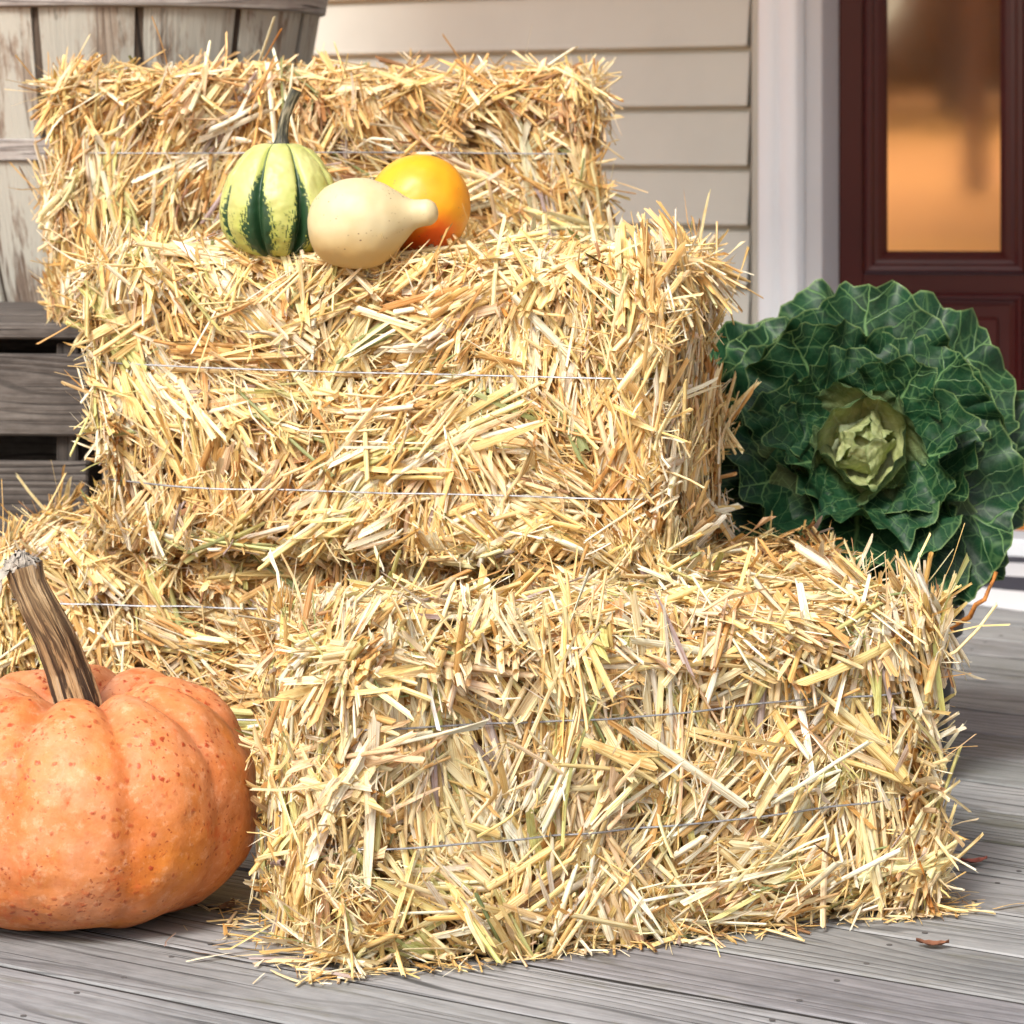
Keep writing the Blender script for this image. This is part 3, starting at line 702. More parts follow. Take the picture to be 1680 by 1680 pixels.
def near_front(r):
    q = r.random()
    if q < .5: p = o1 + u1 * r.uniform(-.02, .72) + v1 * (-abs(r.normal(0, .013)) + .012)
    elif q < .72: p = o1 + u1 * (-abs(r.normal(0, .035)) + .005) + v1 * r.uniform(-.01, .3)
    elif q < .92: p = o1 + u1 * (.70 + abs(r.normal(0, .03))) + v1 * r.uniform(-.01, .3)
    else: p = np.array([-.25, 2.93]) + r.normal(0, .05, 2)
    return [p[0], p[1], .001]
scatter('straw_litter', 'short loose straws fallen on the deck round the front bale', 'loose straw', 5, 420, near_front)

# ------------------------------------------------------------------ pumpkin
def fbm(p, s, o=4):
    return mnoise.fractal(Vector(p) * s, .9, 2.0, o)
def pumpkin():
    D = 3.07; root = empty('pumpkin', (-.472, D, 0)); tag(root, 'large salmon orange pumpkin with a thick brown stem on the deck at the lower left', 'pumpkin')
    Rr, H = .196, .262; NT, NP = 300, 170
    # groove azimuths, measured from the direction of the viewer, uneven like the real one
    gr = np.array([-52, -13, 25, 58, 92, 128, 165, 203, 240, 276]) + 0.0
    gr = np.sort(np.mod(gr, 360)); V = []; C = []
    cen = np.concatenate([gr, [gr[0] + 360]])
    for i in range(NP):
        ph = math.pi * i / (NP - 1)
        for j in range(NT):
            az = 360 * j / NT
            k = np.searchsorted(cen, az if az >= cen[0] else az + 360) - 1; aa = az if az >= cen[0] else az + 360
            k = min(max(k, 0), len(cen) - 2); t = (aa - cen[k]) / (cen[k + 1] - cen[k]); lobe = math.sin(math.pi * t)
            d = abs(min(t, 1 - t)) * (cen[k + 1] - cen[k])
            lo = 1 - (.016 * math.exp(-(d / 4.0) ** 2) + .026 * (1 - lobe ** .8)) * (.75 + .5 * max(0, math.cos(ph)))
            sp = math.sin(ph); rho = Rr * (sp ** .72) * (1 - .06 * math.cos(ph) ) 
            zz = math.cos(ph); z = H / 2 * (abs(zz) ** .82) * (1 if zz > 0 else -1)
            z -= .052 * math.exp(-(rho / .062) ** 2) * (1 if zz > 0 else 0) - .02 * math.exp(-(rho / .07) ** 2) * (0 if zz > 0 else 1)
            # top shoulders rise between the grooves
            sh = math.exp(-((rho - .10) / .06) ** 2) * (1 if zz > 0 else 0); z += .007 * sh * (lobe - .5)
            if zz > 0: z -= .007 * math.exp(-(d / 6) ** 2) * sh
            az_r = math.radians(az) - math.pi / 2; rr_ = rho * (1 - (1 - lo) * min(1, sp * 1.6))
            x, y = rr_ * math.cos(az_r), rr_ * math.sin(az_r)
            p = Vector((x, y, z + H / 2)); n_ = fbm(p, 9, 3) * .0045 + fbm(p, 18, 3) * .0012 + fbm(p, 30, 3) * .0007
            p += Vector((x, y, z)).normalized() * n_; V.append(p)
            g_ = math.exp(-(d / 6) ** 2)
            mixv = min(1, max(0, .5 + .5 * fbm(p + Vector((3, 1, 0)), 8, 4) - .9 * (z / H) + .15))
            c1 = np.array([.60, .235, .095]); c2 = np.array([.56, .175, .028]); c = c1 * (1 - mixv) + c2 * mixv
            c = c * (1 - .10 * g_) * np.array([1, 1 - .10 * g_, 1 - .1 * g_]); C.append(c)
    mb = MB(); V = np.array([tuple(v) for v in V]); V[:, 2] -= V[:, 2].min(); 
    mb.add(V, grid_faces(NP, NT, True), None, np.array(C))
    m, nt_, b, out = mat('pumpkin_skin'); g = G(nt_); co = g.coord()
    base = g.attr(); pk = g.noise(co, 16, 5, .6); base = g.mix(g.ramp(pk, [(.42, 0), (.68, .55)]), base, (.66, .31, .18))
    yl = g.noise(g.mapping(co, (1, 1, 1), (4, 2, 7)), 7, 4, .6); base = g.mix(g.ramp(yl, [(.55, 0), (.72, .5)]), base, (.68, .27, .045))
    mo = g.noise(co, 75, 6, .7); base = g.mix(g.ramp(mo, [(.36, .45), (.5, 0)]), base, g.mix(1.0, base, (.86, .70, .58), 'MULTIPLY')); base = g.mix(g.ramp(mo, [(.54, 0), (.68, .4)]), base, (.80, .46, .28))
    # rusty freckles of several sizes, in patches
    patch = g.ramp(g.noise(g.mapping(co, (1, 1, 1), (1, 5, 2)), 9, 3), [(.40, 0), (.54, 1)])
    wc = g.n('VectorMath', operation='ADD'); g.link(co, wc.inputs[0]); nz = g.n('TexNoise'); g.link(co, nz.inputs['Vector']); nz.inputs['Scale'].default_value = 130; nz.inputs['Detail'].default_value = 3
    sb = g.n('VectorMath', operation='SCALE'); g.link(nz.outputs['Color'], sb.inputs[0]); sb.inputs['Scale'].default_value = .010; g.link(sb.outputs[0], wc.inputs[1])
    v1_ = g.vor(wc.outputs[0], 85); f1 = g.ramp(v1_, [(.12, 1), (.32, 0)]); s1 = g.math('MULTIPLY', f1, patch)
    v2_ = g.vor(wc.outputs[0], 150); f2 = g.math('MULTIPLY', g.ramp(v2_, [(.12, .9), (.26, 0)]), g.ramp(g.noise(co, 22, 2), [(.44, 0), (.54, .9)]))
    base = g.mix(g.math('MULTIPLY', s1, .95), base, (.34, .04, .010)); base = g.mix(f2, base, (.26, .04, .012))
    v3 = g.vor(g.mapping(co, (1, 1, 1), (2, 2, 9)), 17); base = g.mix(g.ramp(v3, [(.03, .8), (.045, 0)]), base, (.22, .11, .05))
    bl_ = g.noise(g.mapping(co, (1, 1, .8), (7, 7, 7)), 26, 6, .7); base = g.mix(g.ramp(bl_, [(.57, 0), (.66, .7)]), base, (.55, .11, .025))
    g.link(base, b.inputs['Base Color']); b.inputs['Roughness'].default_value = .50; b.inputs['Specular IOR Level'].default_value = .35
    
    hb = g.math('ADD', g.noise(co, 28, 5, .6), g.math('MULTIPLY', s1, .25)); g.link(g.bump(hb, .5, .005), b.inputs['Normal'])
    mb.build('pumpkin_body', m, root)
    # stem
    r0 = Vector((-.472, D, 0)); pts = [(132, 1186, 3.06), (126, 1150, 3.06), (109, 1095, 3.055), (87, 1040, 3.04), (61, 990, 3.03), (46, 958, 3.03), (38, 928, 3.03)]
    P = [px(*q) - r0 for q in pts]
    # resample
    Q = []; 
    for i in range(len(P) - 1):
        for k in range(6): Q.append(P[i].lerp(P[i + 1], k / 6))
    Q.append(P[-1]); n = len(Q); rad = [.0255 - .0080 * min(1, i / n * 1.35) + .0022 * max(0, (i / n - .85) / .15) for i in range(n)]
    def rdg(th, t): return 1 + .09 * abs(math.sin(th * 2.5 + t * .8)) + .03 * math.sin(th * 11 + t * 3) + .02 * math.sin(th * 23 + t * 9)
    m, nt_, b, out = mat('dried_pumpkin_stem'); g = G(nt_); uv = g.n('UVMap', uv_map='UVMap').outputs[0]
    wv = g.noise(g.mapping(uv, (16, 9, 1)), 1, 5, .65, .5, dims='2D'); fb = g.noise(g.mapping(uv, (46, 14, 1)), 1, 4, .7, dims='2D')
    s_ = g.sep(uv); low_ = g.math('SUBTRACT', .72, g.math('MULTIPLY', s_[1], 2.6))
    cc = g.ramp(g.math('ADD', g.math('MULTIPLY', wv, .6), g.math('MULTIPLY', fb, .4)), [(.34, (.05, .03, .018)), (.43, (.24, .14, .065)), (.53, (.50, .33, .16)), (.7, (.62, .50, .33))])
    dk = g.math('MULTIPLY', g.ramp(wv, [(.50, 1), (.56, 0)]), g.math('MULTIPLY', low_, 1.5), clamp=True)
    cc = g.mix(dk, cc, (.03, .018, .012)); g.link(cc, b.inputs['Base Color']); b.inputs['Roughness'].default_value = .7
    g.link(g.bump(g.math('ADD', wv, fb), 1, .004), b.inputs['Normal'])
    sb_ = MB(); tube(sb_, Q, rad, 90, ridge=rdg); st = sb_.build('stem', m, root)
    # torn grey dry rind at the cut end
    gm = plain('grey_dry_rind', (.40, .36, .30), .85, 0, .25, 90, .004)
    mb = MB(); tp = Q[-1]; rr2 = np.random.default_rng(3)
    for k in range(16):
        a = 2 * math.pi * k / 16 + rr2.uniform(-.2, .2); L = rr2.uniform(.010, .020); K, J = 7, 5; Vv = []
        hang = k in (8, 9, 10)
        for i in range(K):
            t = i / (K - 1)
            for j in range(J):
                x = (j / (J - 1) - .5) * .012 * (1 - .6 * t); up_ = L * t * (1 if not hang else .5)
                rad_ = .017 + .006 * math.sin(t * 2.6) - .014 * t ** 2 * (0 if hang else 1) + (.014 * t if hang else 0)
                zz = up_ if not hang else (.004 * math.sin(t * 3) - .05 * t * t)
                aa = a + x / .02
                Vv.append((tp.x + math.cos(aa) * rad_ + rr2.normal(0, .0012), tp.y + math.sin(aa) * rad_ + rr2.normal(0, .0012), tp.z - .004 + zz + rr2.normal(0, .0012)))
        mb.add(Vv, grid_faces(K, J))
    Vv = []; 
    for i in range(12):
        for j in range(24):
            t = i / 11; a = 2 * math.pi * j / 24; q = .019 * math.cos(t * 1.5); v = Vector((math.cos(a) * q, math.sin(a) * q, .018 * t))
            v += Vector((rr2.normal(0, .0016), rr2.normal(0, .0016), rr2.normal(0, .002))); Vv.append(tp + v + Vector((-.003, 0, -.003)))
    mb.add(Vv, grid_faces(12, 24, True)); mb.build('dry_rind', gm, st)
pumpkin()

# ------------------------------------------------------------------ gourds
TOP = .335 + .365
def striped_gourd():
    D = 3.42; c0 = px(459, 430, D); root = empty('striped_gourd', (c0.x, c0.y, TOP - .004)); tag(root, 'upright pale yellow green gourd with dark green stripes and a long curved stem', 'gourd', None)
    NP, NT = 200, 320; V = []; C = []; n_l = 8; off = R(63)
    H = .142
    for i in range(NP):
        ph = math.pi * i / (NP - 1)
        for j in range(NT):
            th = 2 * math.pi * j / NT; zz = math.cos(ph); sp = math.sin(ph)
            t = (n_l * (th + off) / (2 * math.pi)) % 1.0; d = min(t, 1 - t); lobe = math.sin(math.pi * t)
            rho = .071 * (sp ** .78) * (1 - .15 * zz) 
            z = H / 2 * zz * (1.0)
            if zz > .0: z -= .006 * math.exp(-(rho / .012) ** 2)
            else: z += .012 * math.exp(-(rho / .02) ** 2)
            deep = .13 + .12 * max(0, -zz)
            rr_ = rho * (1 - deep * math.exp(-(d / .09) ** 2) * min(1, sp * 1.5) + .02 * lobe)
            x, y = rr_ * math.cos(th - math.pi / 2), rr_ * math.sin(th - math.pi / 2); p = Vector((x, y, z))
            p += p.normalized() * (fbm(p, 40, 3) * .0018); 
            # stripe: thin line at the top, spreading into jagged dark patches lower down in every other groove
            dd = (t if t < .5 else t - 1); nz = mnoise.noise(Vector((th * 5, z * 40, 0))) ; jag = mnoise.fractal(Vector((dd * 10, z * 150 + abs(dd) * 60, th * 2)), .7, 2.1, 5)
            k_l = int(round(n_l * (th + off) / (2 * math.pi))) % n_l
            lower = min(1, max(0, (.62 - zz) / 1.1)); wide = {1: .36, 2: .24, 4: .25, 6: .25, 0: .10}.get(k_l, .07)
            wid = .028 + wide * lower ** 1.15 * (1.25 if k_l == 0 else 1) + jag * (.20 * lower)
            if zz < -.82: wid *= .75
            cov = 1 / (1 + math.exp((abs(dd) - wid) / .0055))
            if sp < .22 and zz > 0: cov = max(cov, min(1, (.22 - sp) / .05))
            yb = .5 + .5 * mnoise.fractal(p * 30, .8, 2, 4); low = max(0, -zz)
            pale = np.array([.40, .44, .12]); lime = np.array([.36, .38, .035]); cream = np.array([.54, .54, .22])
            c = pale * (1 - yb) + cream * yb; c = c * (1 - low * .7) + lime * low * .7
            edge = math.exp(-((abs(dd) - wid - .03) / .04) ** 2); c = c * (1 - .35 * edge) + np.array([.36, .46, .05]) * .35 * edge
            fl = mnoise.fractal(p * 160, .7, 2, 3)
            if fl > .55 and low > .15: cov = max(cov, .45)
            c = c * (1 - cov) + np.array([.012, .050, .016]) * cov
            V.append(p + Vector((0, 0, H / 2))); C.append(c)
    V = np.array([tuple(v) for v in V]); V[:, 2] -= V[:, 2].min()
    mb = MB(); mb.add(V, grid_faces(NP, NT, True), None, np.array(C))
    m, nt_, b, out = mat('striped_gourd_skin'); g = G(nt_); co = g.coord(); base = g.attr()
    sc_ = g.noise(g.mapping(co, (1, 1, 1), (5, 1, 3)), 28, 5, .7); base = g.mix(g.ramp(sc_, [(.67, 0), (.72, .8)]), base, (.30, .20, .06))
    g.link(base, b.inputs['Base Color']); b.inputs['Roughness'].default_value = .46; g.link(g.bump(g.noise(co, 60, 4), .45, .002), b.inputs['Normal'])
    mb.build('gourd_body', m, root)
    m, nt_, b, out = mat('gourd_stem_skin'); g = G(nt_); uv = g.n('UVMap', uv_map='UVMap').outputs[0]
    n1 = g.noise(g.mapping(uv, (9, 30, 1)), 1, 4, .7, dims='2D'); g.link(g.ramp(n1, [(.40, (.02, .022, .014)), (.54, (.10, .095, .055)), (.72, (.30, .27, .18))]), b.inputs['Base Color']); b.inputs['Roughness'].default_value = .6
    g.link(g.bump(n1, .8, .002), b.inputs['Normal'])
    base = Vector((c0.x, c0.y, TOP - .004)); P = [px(x, y, D) - base for (x, y) in [(462, 252), (462, 240), (463, 225), (465, 205), (469, 188), (477, 168), (487, 148)]]
    mb = MB(); tube(mb, P, [.017, .0098, .0068, .0062, .0058, .0060, .0068], 40, ridge=lambda th, t: 1 + .13 * abs(math.sin(th * 2.5)) * (1 + 1.5 * max(0, .25 - t))); mb.build('stem', m, root)
striped_gourd()
def gourd_skin(name, specks, rough=.52):
    m, nt_, b, out = mat(name); g = G(nt_); co = g.coord(); base = g.attr()
    n1 = g.noise(co, 25, 5, .6)
    base = g.mix(g.ramp(n1, [(.35, .35), (.6, 0)]), base, g.mix(1.0, base, (.95, .82, .62), 'MULTIPLY'))
    wv = g.vor(g.mapping(co, (1, 1, 1.3), (2, 1, 4)), 150); sp_ = g.math('MULTIPLY', g.ramp(wv, [(.14, 1), (.24, 0)]), g.ramp(g.noise(g.mapping(co, (1, 1, 1), (9, 9, 1)), 22, 3), [(.50, 0), (.60, 1)]))
    base = g.mix(g.math('MULTIPLY', g.math('MULTIPLY', sp_, g.ramp(g.noise(co, 200, 2), [(.45, 0), (.6, 1)])), specks * 1.6), base, (.20, .13, .07))
    bl_ = g.noise(g.mapping(co, (1, 1, 1), (7, 1, 1)), 60, 6, .75); base = g.mix(g.ramp(bl_, [(.68, 0), (.74, .5 * specks)]), base, (.36, .25, .14))
    g.link(base, b.inputs['Base Color']); b.inputs['Roughness'].default_value = rough
    b.inputs['Subsurface Weight'].default_value = .08; b.inputs['Subsurface Radius'].default_value = (.01, .006, .002)
    g.link(g.bump(g.noise(co, 90, 3), .15, .001), b.inputs['Normal'])
    return m
def lathe(path, NT=96, colf=None, wob=.0015, sc=20):
    """path: list of (centre Vector, radius); gives a smooth closed body"""
    P = []; Rd = []
    n = len(path); f = 10
    for i in range((n - 1) * f + 1):
        t = i / f; k = min(int(t), n - 2); u = t - k
        g = lambda j: path[min(max(j, 0), n - 1)]
        def cr(a, b_, c, d): return .5 * ((2 * b_) + (c - a) * u + (2 * a - 5 * b_ + 4 * c - d) * u * u + (3 * b_ - a - 3 * c + d) * u ** 3)
        P.append(cr(g(k - 1)[0], g(k)[0], g(k + 1)[0], g(k + 2)[0])); Rd.append(max(.0003, cr(g(k - 1)[1], g(k)[1], g(k + 1)[1], g(k + 2)[1])))
    V = []; C = []; a = None
    for i, p in enumerate(P):
        t = (P[min(i + 1, len(P) - 1)] - P[max(0, i - 1)]).normalized()
        a = t.cross(Vector((0, 0, 1))).normalized() if a is None else (a - t * a.dot(t)).normalized(); b_ = t.cross(a)
        for j in range(NT):
            th = 2 * math.pi * j / NT; v = p + (a * math.cos(th) + b_ * math.sin(th)) * Rd[i]
            v += (v - p).normalized() * mnoise.fractal(v * sc, .8, 2, 3) * wob; V.append(tuple(v)); C.append(colf(v, i / len(P)) if colf else (1, 1, 1))
    return np.array(V), grid_faces(len(P), NT, True), np.array(C)
def ball_path(c, axis, prof): return [(c + axis * a, r_) for (a, r_) in prof]
# cream pear gourd lying with its neck to the right
D = 3.34; b0 = px(590, 368, D); tip = px(716, 352, D - .01); ax = (tip - b0).normalized(); root = empty('pear_gourd', (b0.x, b0.y, TOP - .004)); tag(root, 'cream pear shaped gourd lying with its neck pointing right between the other two', 'gourd')
o3 = Vector((b0.x, b0.y, TOP - .004)); sc_ = D / FPX
prof = [(-84, 0), (-83.5, 16), (-80, 32), (-70, 50), (-50, 66), (-24, 75), (0, 77), (24, 73), (46, 62), (64, 48), (78, 35), (90, 27), (104, 24), (117, 23), (126, 17), (130, 8), (131, 0)]
ctrs = [(b0 - o3 + ax * (a * sc_) + Vector((0, 0, -.0035 * max(0, min(1, (110 - a) / 150)))), r_ * sc_ * .97) for a, r_ in prof]
zc = ctrs[6][0].z - ctrs[6][1]
V, F, C = lathe(ctrs, 110, lambda v, t: np.array([.56, .49, .29]) * (1 - .0) + (np.array([.56, .41, .17]) - np.array([.56, .49, .29])) * max(0, min(1, (.035 - v.z) / .03)) , .0022, 16)
mb = MB(); mb.add(V, F, None, C); o = mb.build('gourd_body', gourd_skin('cream_gourd_skin', .85), root)
root.location.z -= V[:, 2].min() + .012
# yellow orange round gourd
D = 3.43; yc = px(688, 332, D); root = empty('round_gourd', (yc.x, yc.y, TOP - .006)); tag(root, 'round bright yellow gourd blushing orange at its blossom end, behind the cream one', 'gourd')
rad = 85 * D / FPX; ax = Vector((.25, -.62, -.72)).normalized(); bl_p = ax * rad
prof = [(math.cos(math.pi * k / 14) * rad * (.98), math.sin(math.pi * k / 14) * rad * 1.0) for k in range(15)]
def ycol(v, t):
    d = (v - bl_p).length / rad; u = v.x / rad; f = max(0, min(1, (.80 - d) / .45 + .3 * mnoise.fractal(v * 45, .8, 2, 3)))
    s_ = .5 + .5 * mnoise.fractal(v * 22, .8, 2, 3); y_ = np.array([.80, .42, .015]) * s_ + np.array([.78, .31, .008]) * (1 - s_)
    return y_ * (1 - f) + np.array([.84, .13, .008]) * f
V, F, C = lathe([(-ax * a, r_) for a, r_ in prof], 110, ycol, .0012, 25)
V[:, 2] += (yc.z - (TOP - .006)); V[:, 2] += -V[:, 2].min() + .001
mb = MB(); mb.add(V, F, None, C); mb.build('gourd_body', gourd_skin('yellow_gourd_skin', .35, .42), root)
mb = MB(); bp = bl_p + Vector((0, 0, rad - .004)); tube(mb, [bp - ax * .004, bp + ax * .002, bp + ax * .004], [.004, .0035, .001], 10); mb.build('blossom_scar', plain('dry_blossom_scar', (.30, .20, .10), .9, 0, .3, 200), root)

# ------------------------------------------------------------------ ornamental kale
def kale_mat():
    m, nt_, b, out = mat('kale_leaf'); g = G(nt_); uv = g.n('UVMap', uv_map='UVMap').outputs[0]
    # uv = leaf plane, x across, y along, in units of the leaf length; offset by whole numbers per leaf is avoided so veins stay centred
    s0 = g.sep(uv); tn = g.sep(g.attr()); pal, seed_, marg = tn[0], tn[1], tn[2]
    wv = g.n('TexNoise', noise_dimensions='4D'); g.link(uv, wv.inputs['Vector']); g.link(g.math('MULTIPLY', seed_, 40), wv.inputs['W']); wv.inputs['Scale'].default_value = 4.5; wv.inputs['Detail'].default_value = 3
    wo = g.sep(wv.outputs['Color']); 
    x = g.math('ADD', s0[0], g.math('MULTIPLY', g.math('SUBTRACT', wo[0], .5), .09)); y = g.math('ADD', s0[1], g.math('MULTIPLY', g.math('SUBTRACT', wo[1], .5), .16))
    ax_ = g.math('ABSOLUTE', x); left = g.math('GREATER_THAN', x, 0)
    # side veins leave the midrib at about 50 degrees and bend forward
    q = g.math('SUBTRACT', y, g.math('ADD', g.math('MULTIPLY', ax_, .75), g.math('MULTIPLY', g.math('MULTIPLY', ax_, ax_), .5)))
    q = g.math('ADD', g.math('MULTIPLY', q, 6.6), g.math('ADD', g.math('MULTIPLY', left, .45), seed_))
    fr = g.math('ABSOLUTE', g.math('SUBTRACT', g.math('FRACT', q), .5))
    wlat = g.math('MAXIMUM', g.math('SUBTRACT', .070, g.math('MULTIPLY', ax_, .14)), .022)
    lat = g.math('SUBTRACT', 1, g.math('DIVIDE', fr, wlat), clamp=True)
    wmid = g.math('MAXIMUM', g.math('SUBTRACT', .036, g.math('MULTIPLY', y, .034)), .005); mid = g.math('SUBTRACT', 1.25, g.math('DIVIDE', ax_, wmid), clamp=True)
    cv = g.n('TexVoronoi', feature='DISTANCE_TO_EDGE', voronoi_dimensions='3D'); g.link(g.comb(x, g.math('MULTIPLY', y, .9), g.math('MULTIPLY', seed_, 30)), cv.inputs['Vector']); cv.inputs['Scale'].default_value = 7.0
    net = g.ramp(cv.outputs['Distance'], [(.0, .36), (.02, .24), (.04, 0)])
    cv2 = g.n('TexVoronoi', feature='DISTANCE_TO_EDGE', voronoi_dimensions='3D'); g.link(g.comb(x, y, g.math('MULTIPLY', seed_, 10)), cv2.inputs['Vector']); cv2.inputs['Scale'].default_value = 22
    net2 = g.ramp(cv2.outputs['Distance'], [(.0, .12), (.05, 0)])
    vein = g.math('MAXIMUM', g.math('MAXIMUM', mid, lat), g.math('MAXIMUM', net, net2))
    nb = g.noise(uv, 6, 4, .6); green = g.ramp(nb, [(.35, (.004, .025, .010)), (.55, (.008, .045, .017)), (.75, (.018, .072, .030))])
    gp = g.mix(pal, green, g.ramp(nb, [(.3, (.42, .50, .16)), (.7, (.70, .72, .36))]))
    veinc = g.mix(pal, (.16, .30, .11), (.74, .74, .44))
    c = g.mix(g.math('MULTIPLY', vein, .8), gp, veinc)
    c = g.mix(g.math('MULTIPLY', marg, .7), c, (.22, .33, .12))
    g.link(c, b.inputs['Base Color']); b.inputs['Roughness'].default_value = .48; b.inputs['Specular IOR Level'].default_value = .32
    puff = g.math('ADD', g.math('MULTIPLY', g.noise(uv, 9, 2, .4), .9), g.math('MULTIPLY', g.math('MAXIMUM', mid, lat), .35))
    g.link(g.bump(puff, .5, .006), b.inputs['Normal'])
    tr = g.n('BsdfTranslucent'); g.link(g.mix(1.0, c, (.8, 1, .5), 'MULTIPLY'), tr.inputs[0]); mx = g.n('MixShader'); mx.inputs[0].default_value = .15
    g.link(b.outputs[0], mx.inputs[1]); g.link(tr.outputs[0], mx.inputs[2]); g.link(mx.outputs[0], out.inputs[0])
    return m
def kale():
    D = 3.56; c0 = px(1422, 716, D); axis = Vector((-.06, -.93, .34)).normalized()
    base = Vector((c0.x, c0.y, 0)) - Vector((axis.x, axis.y, 0)) * .10; ctr = c0 - axis * .085
    root = empty('ornamental_kale', (base.x, base.y, 0)); tag(root, 'big dark green kale rosette with a pale heart, right of the stack', 'kale plant')
    ro = Vector((base.x, base.y, 0)); m = kale_mat(); r = random.Random(12)
    e1 = axis.cross(Vector((0, 0, 1))).normalized(); e2 = e1.cross(axis).normalized()     # e1 right-ish, e2 up
    if e1.x < 0: e1 = -e1
    rings = [(5, .070, 60, -66, .70, .008, 0), (4, .108, 74, -20, .84, .004, 1), (5, .140, 74, 24, .76, .006, 2), (5, .168, 78, 50, .80, -.012, 3), (6, .196, 85, 70, .74, -.030, 4), (7, .222, 93, 88, .68, -.052, 5), (8, .240, 101, 108, .62, -.074, 6)]
    spec = []; off0 = .35
    for (n_, L_, ta, tb, wf, ax0, rg) in rings:
        off0 += 1.1
        for k in range(n_): spec.append((off0 + 2 * math.pi * (k + r.uniform(-.18, .18)) / n_, L_ * r.uniform(.86, 1.10), ta + r.uniform(-5, 5), tb + r.uniform(-14, 14), wf * r.uniform(.92, 1.08), ax0 + r.uniform(-.004, .004), rg))
    for i, (az, Ls, ta, tb, wf, ax0, rg) in enumerate(spec):
        t = rg / 6
        out_ = e1 * math.cos(az) + e2 * math.sin(az); sd_ = axis.cross(out_).normalized()
        th0 = R(ta); th1 = R(tb); Wd = Ls * wf
        b0_ = ctr + axis * ax0 + out_ * (.006 + .010 * t)
        NU, NV = 61, 46; V = []; UV = []; C = []
        f1 = r.uniform(3.2, 4.8); p1 = r.uniform(0, 6.3); f2 = r.uniform(9, 13); p2 = r.uniform(0, 6.3); p3 = r.uniform(0, 6.3); sv = r.random()
        amp = (.0075 + .0105 * min(1, t * 1.7)) * r.uniform(.8, 1.2) * (.38 if rg < 2 else 1); cup = (.35 if rg < 2 else .14 if rg < 4 else .04)
        tilt_ = r.uniform(-.22, .22)
        # midline
        mid_ = [b0_]; dirs = []; S = 40
        for k in range(S + 1):
            s_ = k / S; th = th0 + (th1 - th0) * (s_ ** 1.1); d = axis * math.cos(th) + out_ * math.sin(th); dirs.append(d)
            if k < S: mid_.append(mid_[-1] + d * (Ls / S))
        for a in range(NU):
            u = -1 + 2 * a / (NU - 1); phi = u * 2.05
            # outline in the leaf plane: broad fan on a short stalk
            lob = 1 + .05 * math.sin(f1 * phi + p1) + .035 * math.sin(f2 * phi + p2) + .020 * math.sin(phi * 27 + p3) * (.6 + .4 * math.sin(phi * 5)) + .014 * math.sin(phi * 61 + p1)
            Rr_ = lob * (.62 - .10 * (abs(u) ** 2.5))
            for bq in range(NV):
                q = (bq / (NV - 1)); rr_ = q * Rr_
                X = rr_ * math.sin(phi) * (Wd / Ls) * 1.45; Y = .38 + rr_ * math.cos(phi) * 1.0
                Y = max(Y, 0.0 + .03 * q) if abs(phi) > 1.4 else Y
                k = min(S, max(0, Y * S)); k0 = int(min(k, S - 1)); fr = k - k0
                mp = mid_[k0].lerp(mid_[k0 + 1], fr) if Y <= 1 else mid_[-1] + dirs[-1] * (Y - 1) * Ls
                d = dirs[min(k0, S)]; nn = d.cross(sd_).normalized()                # upper surface side, towards the axis
                if nn.dot(axis) < 0 and nn.dot(out_) > 0: nn = -nn
                rf = (q ** 2.2 * (math.sin(phi * f1 + p2) * 1.0 + math.sin(phi * 6.3 + p3) * .38) + q ** 4 * (.60 * math.sin(phi * 14.5 + p1) + .16 * math.sin(phi * 25 + p2))) * amp
                cupd = (X * X) * cup * Ls * 1.6
                quilt = .0010 * math.sin(X * 34 + sv * 9) * math.sin(Y * 30 + sv * 5) * (1 - q ** 3)
                gut = -.004 * math.exp(-(X / .05) ** 2)
                p = mp + sd_ * (X * Ls) + nn * (cupd + rf + quilt + gut) + out_ * (tilt_ * X * Ls)
                # hold the lower leaves above the deck
                V.append(tuple(p - ro)); UV.append((X, Y)); pale = (1.0 if rg == 0 else .62 if rg == 1 else .0); pale = max(pale, max(0, min(.85, (.42 - Y) * 2.2 * (.45 if t < .5 else .35))), 0)
                if rg < 2: pale = pale * (1 - (.55 if rg == 0 else .95) * max(0, (q - .40) / .60) ** .7)
                C.append((pale, sv, max(0, (q - .985) / .015)))
        mb = MB(); mb.add(V, grid_faces(NU, NV), UV, C); mb.build('leaf', m, root)
    V, F, C_ = lathe([(ctr + axis * (a_ * .001) - ro, r_ * .001) for a_, r_ in [(-70, 0), (-66, 20), (-50, 26), (-25, 36), (-5, 38), (4, 30), (10, 28), (22, 30), (34, 25), (41, 15), (44, 4), (45, 0)]], 48, None, .004, 60)
    mb = MB(); mb.add(V, F, np.stack([V[:, 0] * 8, V[:, 2] * 8], 1), (.9, .3, 0)); mb.build('heart', m, root)
    V = []
    for a_, r_ in [(.012, .024), (.006, .040), (.004, .056), (-.004, .070), (-.012, .062), (-.020, .040), (-.022, .012)]:
        for j in range(40):
            th = 2 * math.pi * j / 40; V.append(tuple(ctr + axis * a_ + (e1 * math.cos(th) + e2 * math.sin(th)) * r_ - ro))
    mb = MB(); mb.add(V, grid_faces(7, 40, True), np.array([(v[0] * 9, v[2] * 9) for v in V]), (.35, .5, 0)); mb.build('rosette_base', m, root)
    mb = MB(); P = [ctr + axis * .01, ctr - axis * .03, ctr - axis * .10 - Vector((0, 0, .02)), Vector((base.x, base.y + .02, .30)), Vector((base.x, base.y + .02, .18))]
    tube(mb, [p - ro for p in P], [.014, .018, .018, .018, .02], 14); mb.build('stalk', plain('kale_stalk', (.20, .26, .12), .6), root)
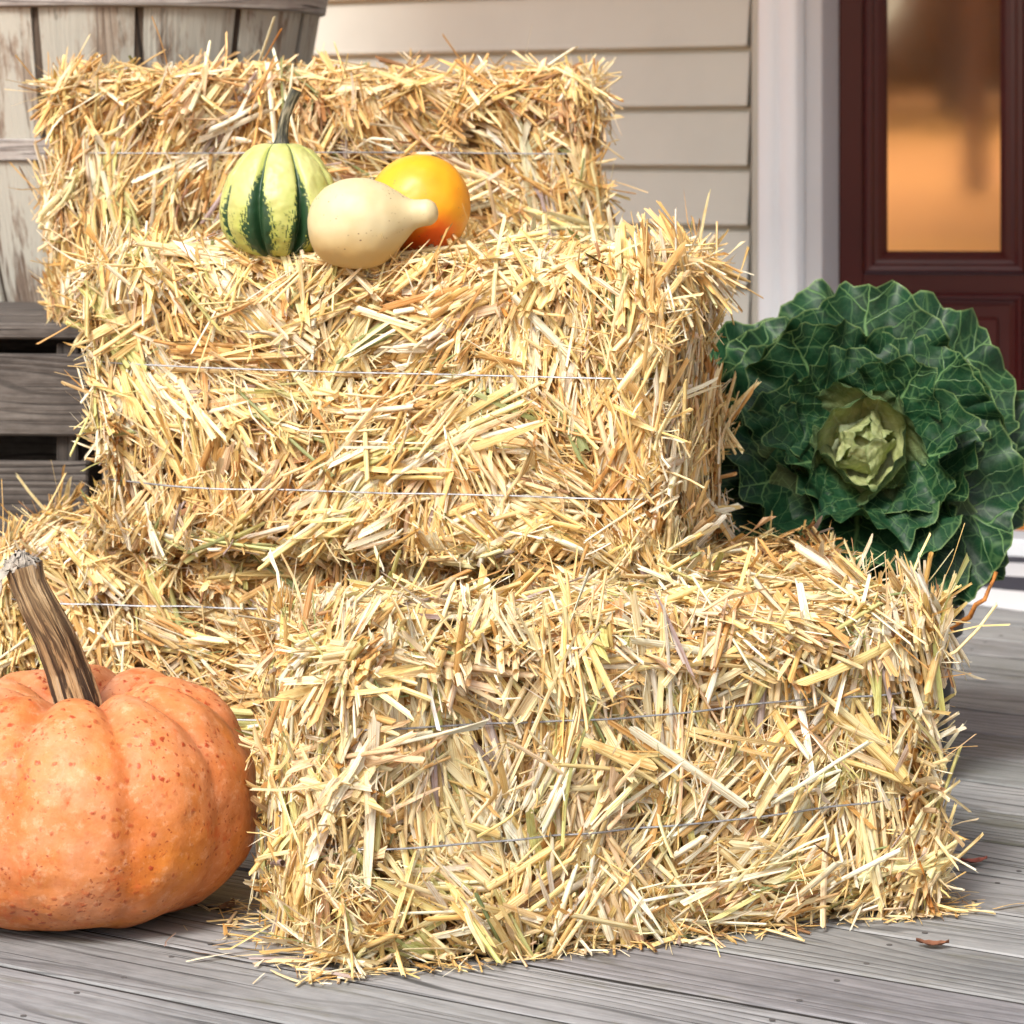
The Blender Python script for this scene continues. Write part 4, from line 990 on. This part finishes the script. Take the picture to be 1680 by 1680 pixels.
    T0 = px(1598, 1004, 3.42); mb = MB(); tube(mb, [px(x, y, d) - ro for x, y, d in [(1560, 1030, 3.46), (1592, 1012, 3.42), (1600, 992, 3.41), (1616, 984, 3.41), (1622, 966, 3.41), (1630, 952, 3.41), (1634, 938, 3.41)]], [.0022, .003, .0028, .0026, .0022, .002, .0024], 10, ridge=lambda th, t: 1 + .2 * math.sin(th * 3 + t * 20))
    mb.build('withered_leaf_stalk', plain('withered_stalk', (.45, .17, .03), .7, 0, .3, 150), root)
    return base
kb = kale()
def pot(x, y):
    root = empty('plant_pot', (x, y, 0)); tag(root, 'black plastic nursery pot under the kale, half hidden behind the front bale', 'pot')
    prof = [(.0, .012), (.085, .012), (.085, 0), (.092, 0), (.094, .015), (.108, .20), (.116, .20), (.118, .225), (.113, .228), (.106, .222), (.098, .19)]
    V = []; n = 64
    for (r_, z) in prof:
        for j in range(n): a = 2 * math.pi * j / n; V.append((r_ * 1.14 * math.cos(a), r_ * 1.14 * math.sin(a), z))
    mb = MB(); mb.add(V, grid_faces(len(prof), n, True)); mb.build('pot_shell', M_black, root)
    mb = MB(); V = [(0, 0, .20)] + [(.12 * math.cos(2 * math.pi * j / 40), .12 * math.sin(2 * math.pi * j / 40), .192) for j in range(40)]; mb.add(V, [(0, 1 + j, 1 + (j + 1) % 40) for j in range(40)]); mb.build('soil', plain('potting_soil', (.03, .02, .014), .95, 0, .4, 60, .01), root)
pot(kb.x, kb.y + .02)

# ------------------------------------------------------------------ small fallen leaves
def dry_leaf(x, y, D_, rz, c, label):
    p = px(x, y, D_); p.z = 0; mb = MB(); V = []; K, J = 9, 7
    for i in range(K):
        for j in range(J):
            t = i / (K - 1); w_ = math.sin(math.pi * min(1, t * .96 + .03)) * .008; u = j / (J - 1) - .5
            V.append(((t - .5) * .034, u * 2 * w_, .002 + .006 * abs(u) + .004 * (t - .5) ** 2 * 4 + .0006 * math.sin(t * 20 + j)))
    mb.add(V, grid_faces(K, J), None, c); o = mb.build('dry_leaf', plain('dry_leaf_' + ('brown' if c[0] < .3 else 'red'), c, .8, 0, .25, 90)); o.location = (p.x, p.y, .001); o.rotation_euler = (0, 0, rz)
    tag(o, label, 'leaf')
def deckD(y): return FPX * CH / (y - HY)
dry_leaf(1530, 1556, deckD(1556), -.2, (.20, .08, .04), 'curled brown leaf on the deck at the right foot of the front bale')
dry_leaf(1598, 1420, deckD(1420), .3, (.34, .10, .07), 'small reddish leaf on the deck just right of the front bale')
dry_leaf(372, 1495, deckD(1495), 1.2, (.22, .12, .06), 'small brown leaf on the deck between the pumpkin and the front bale')
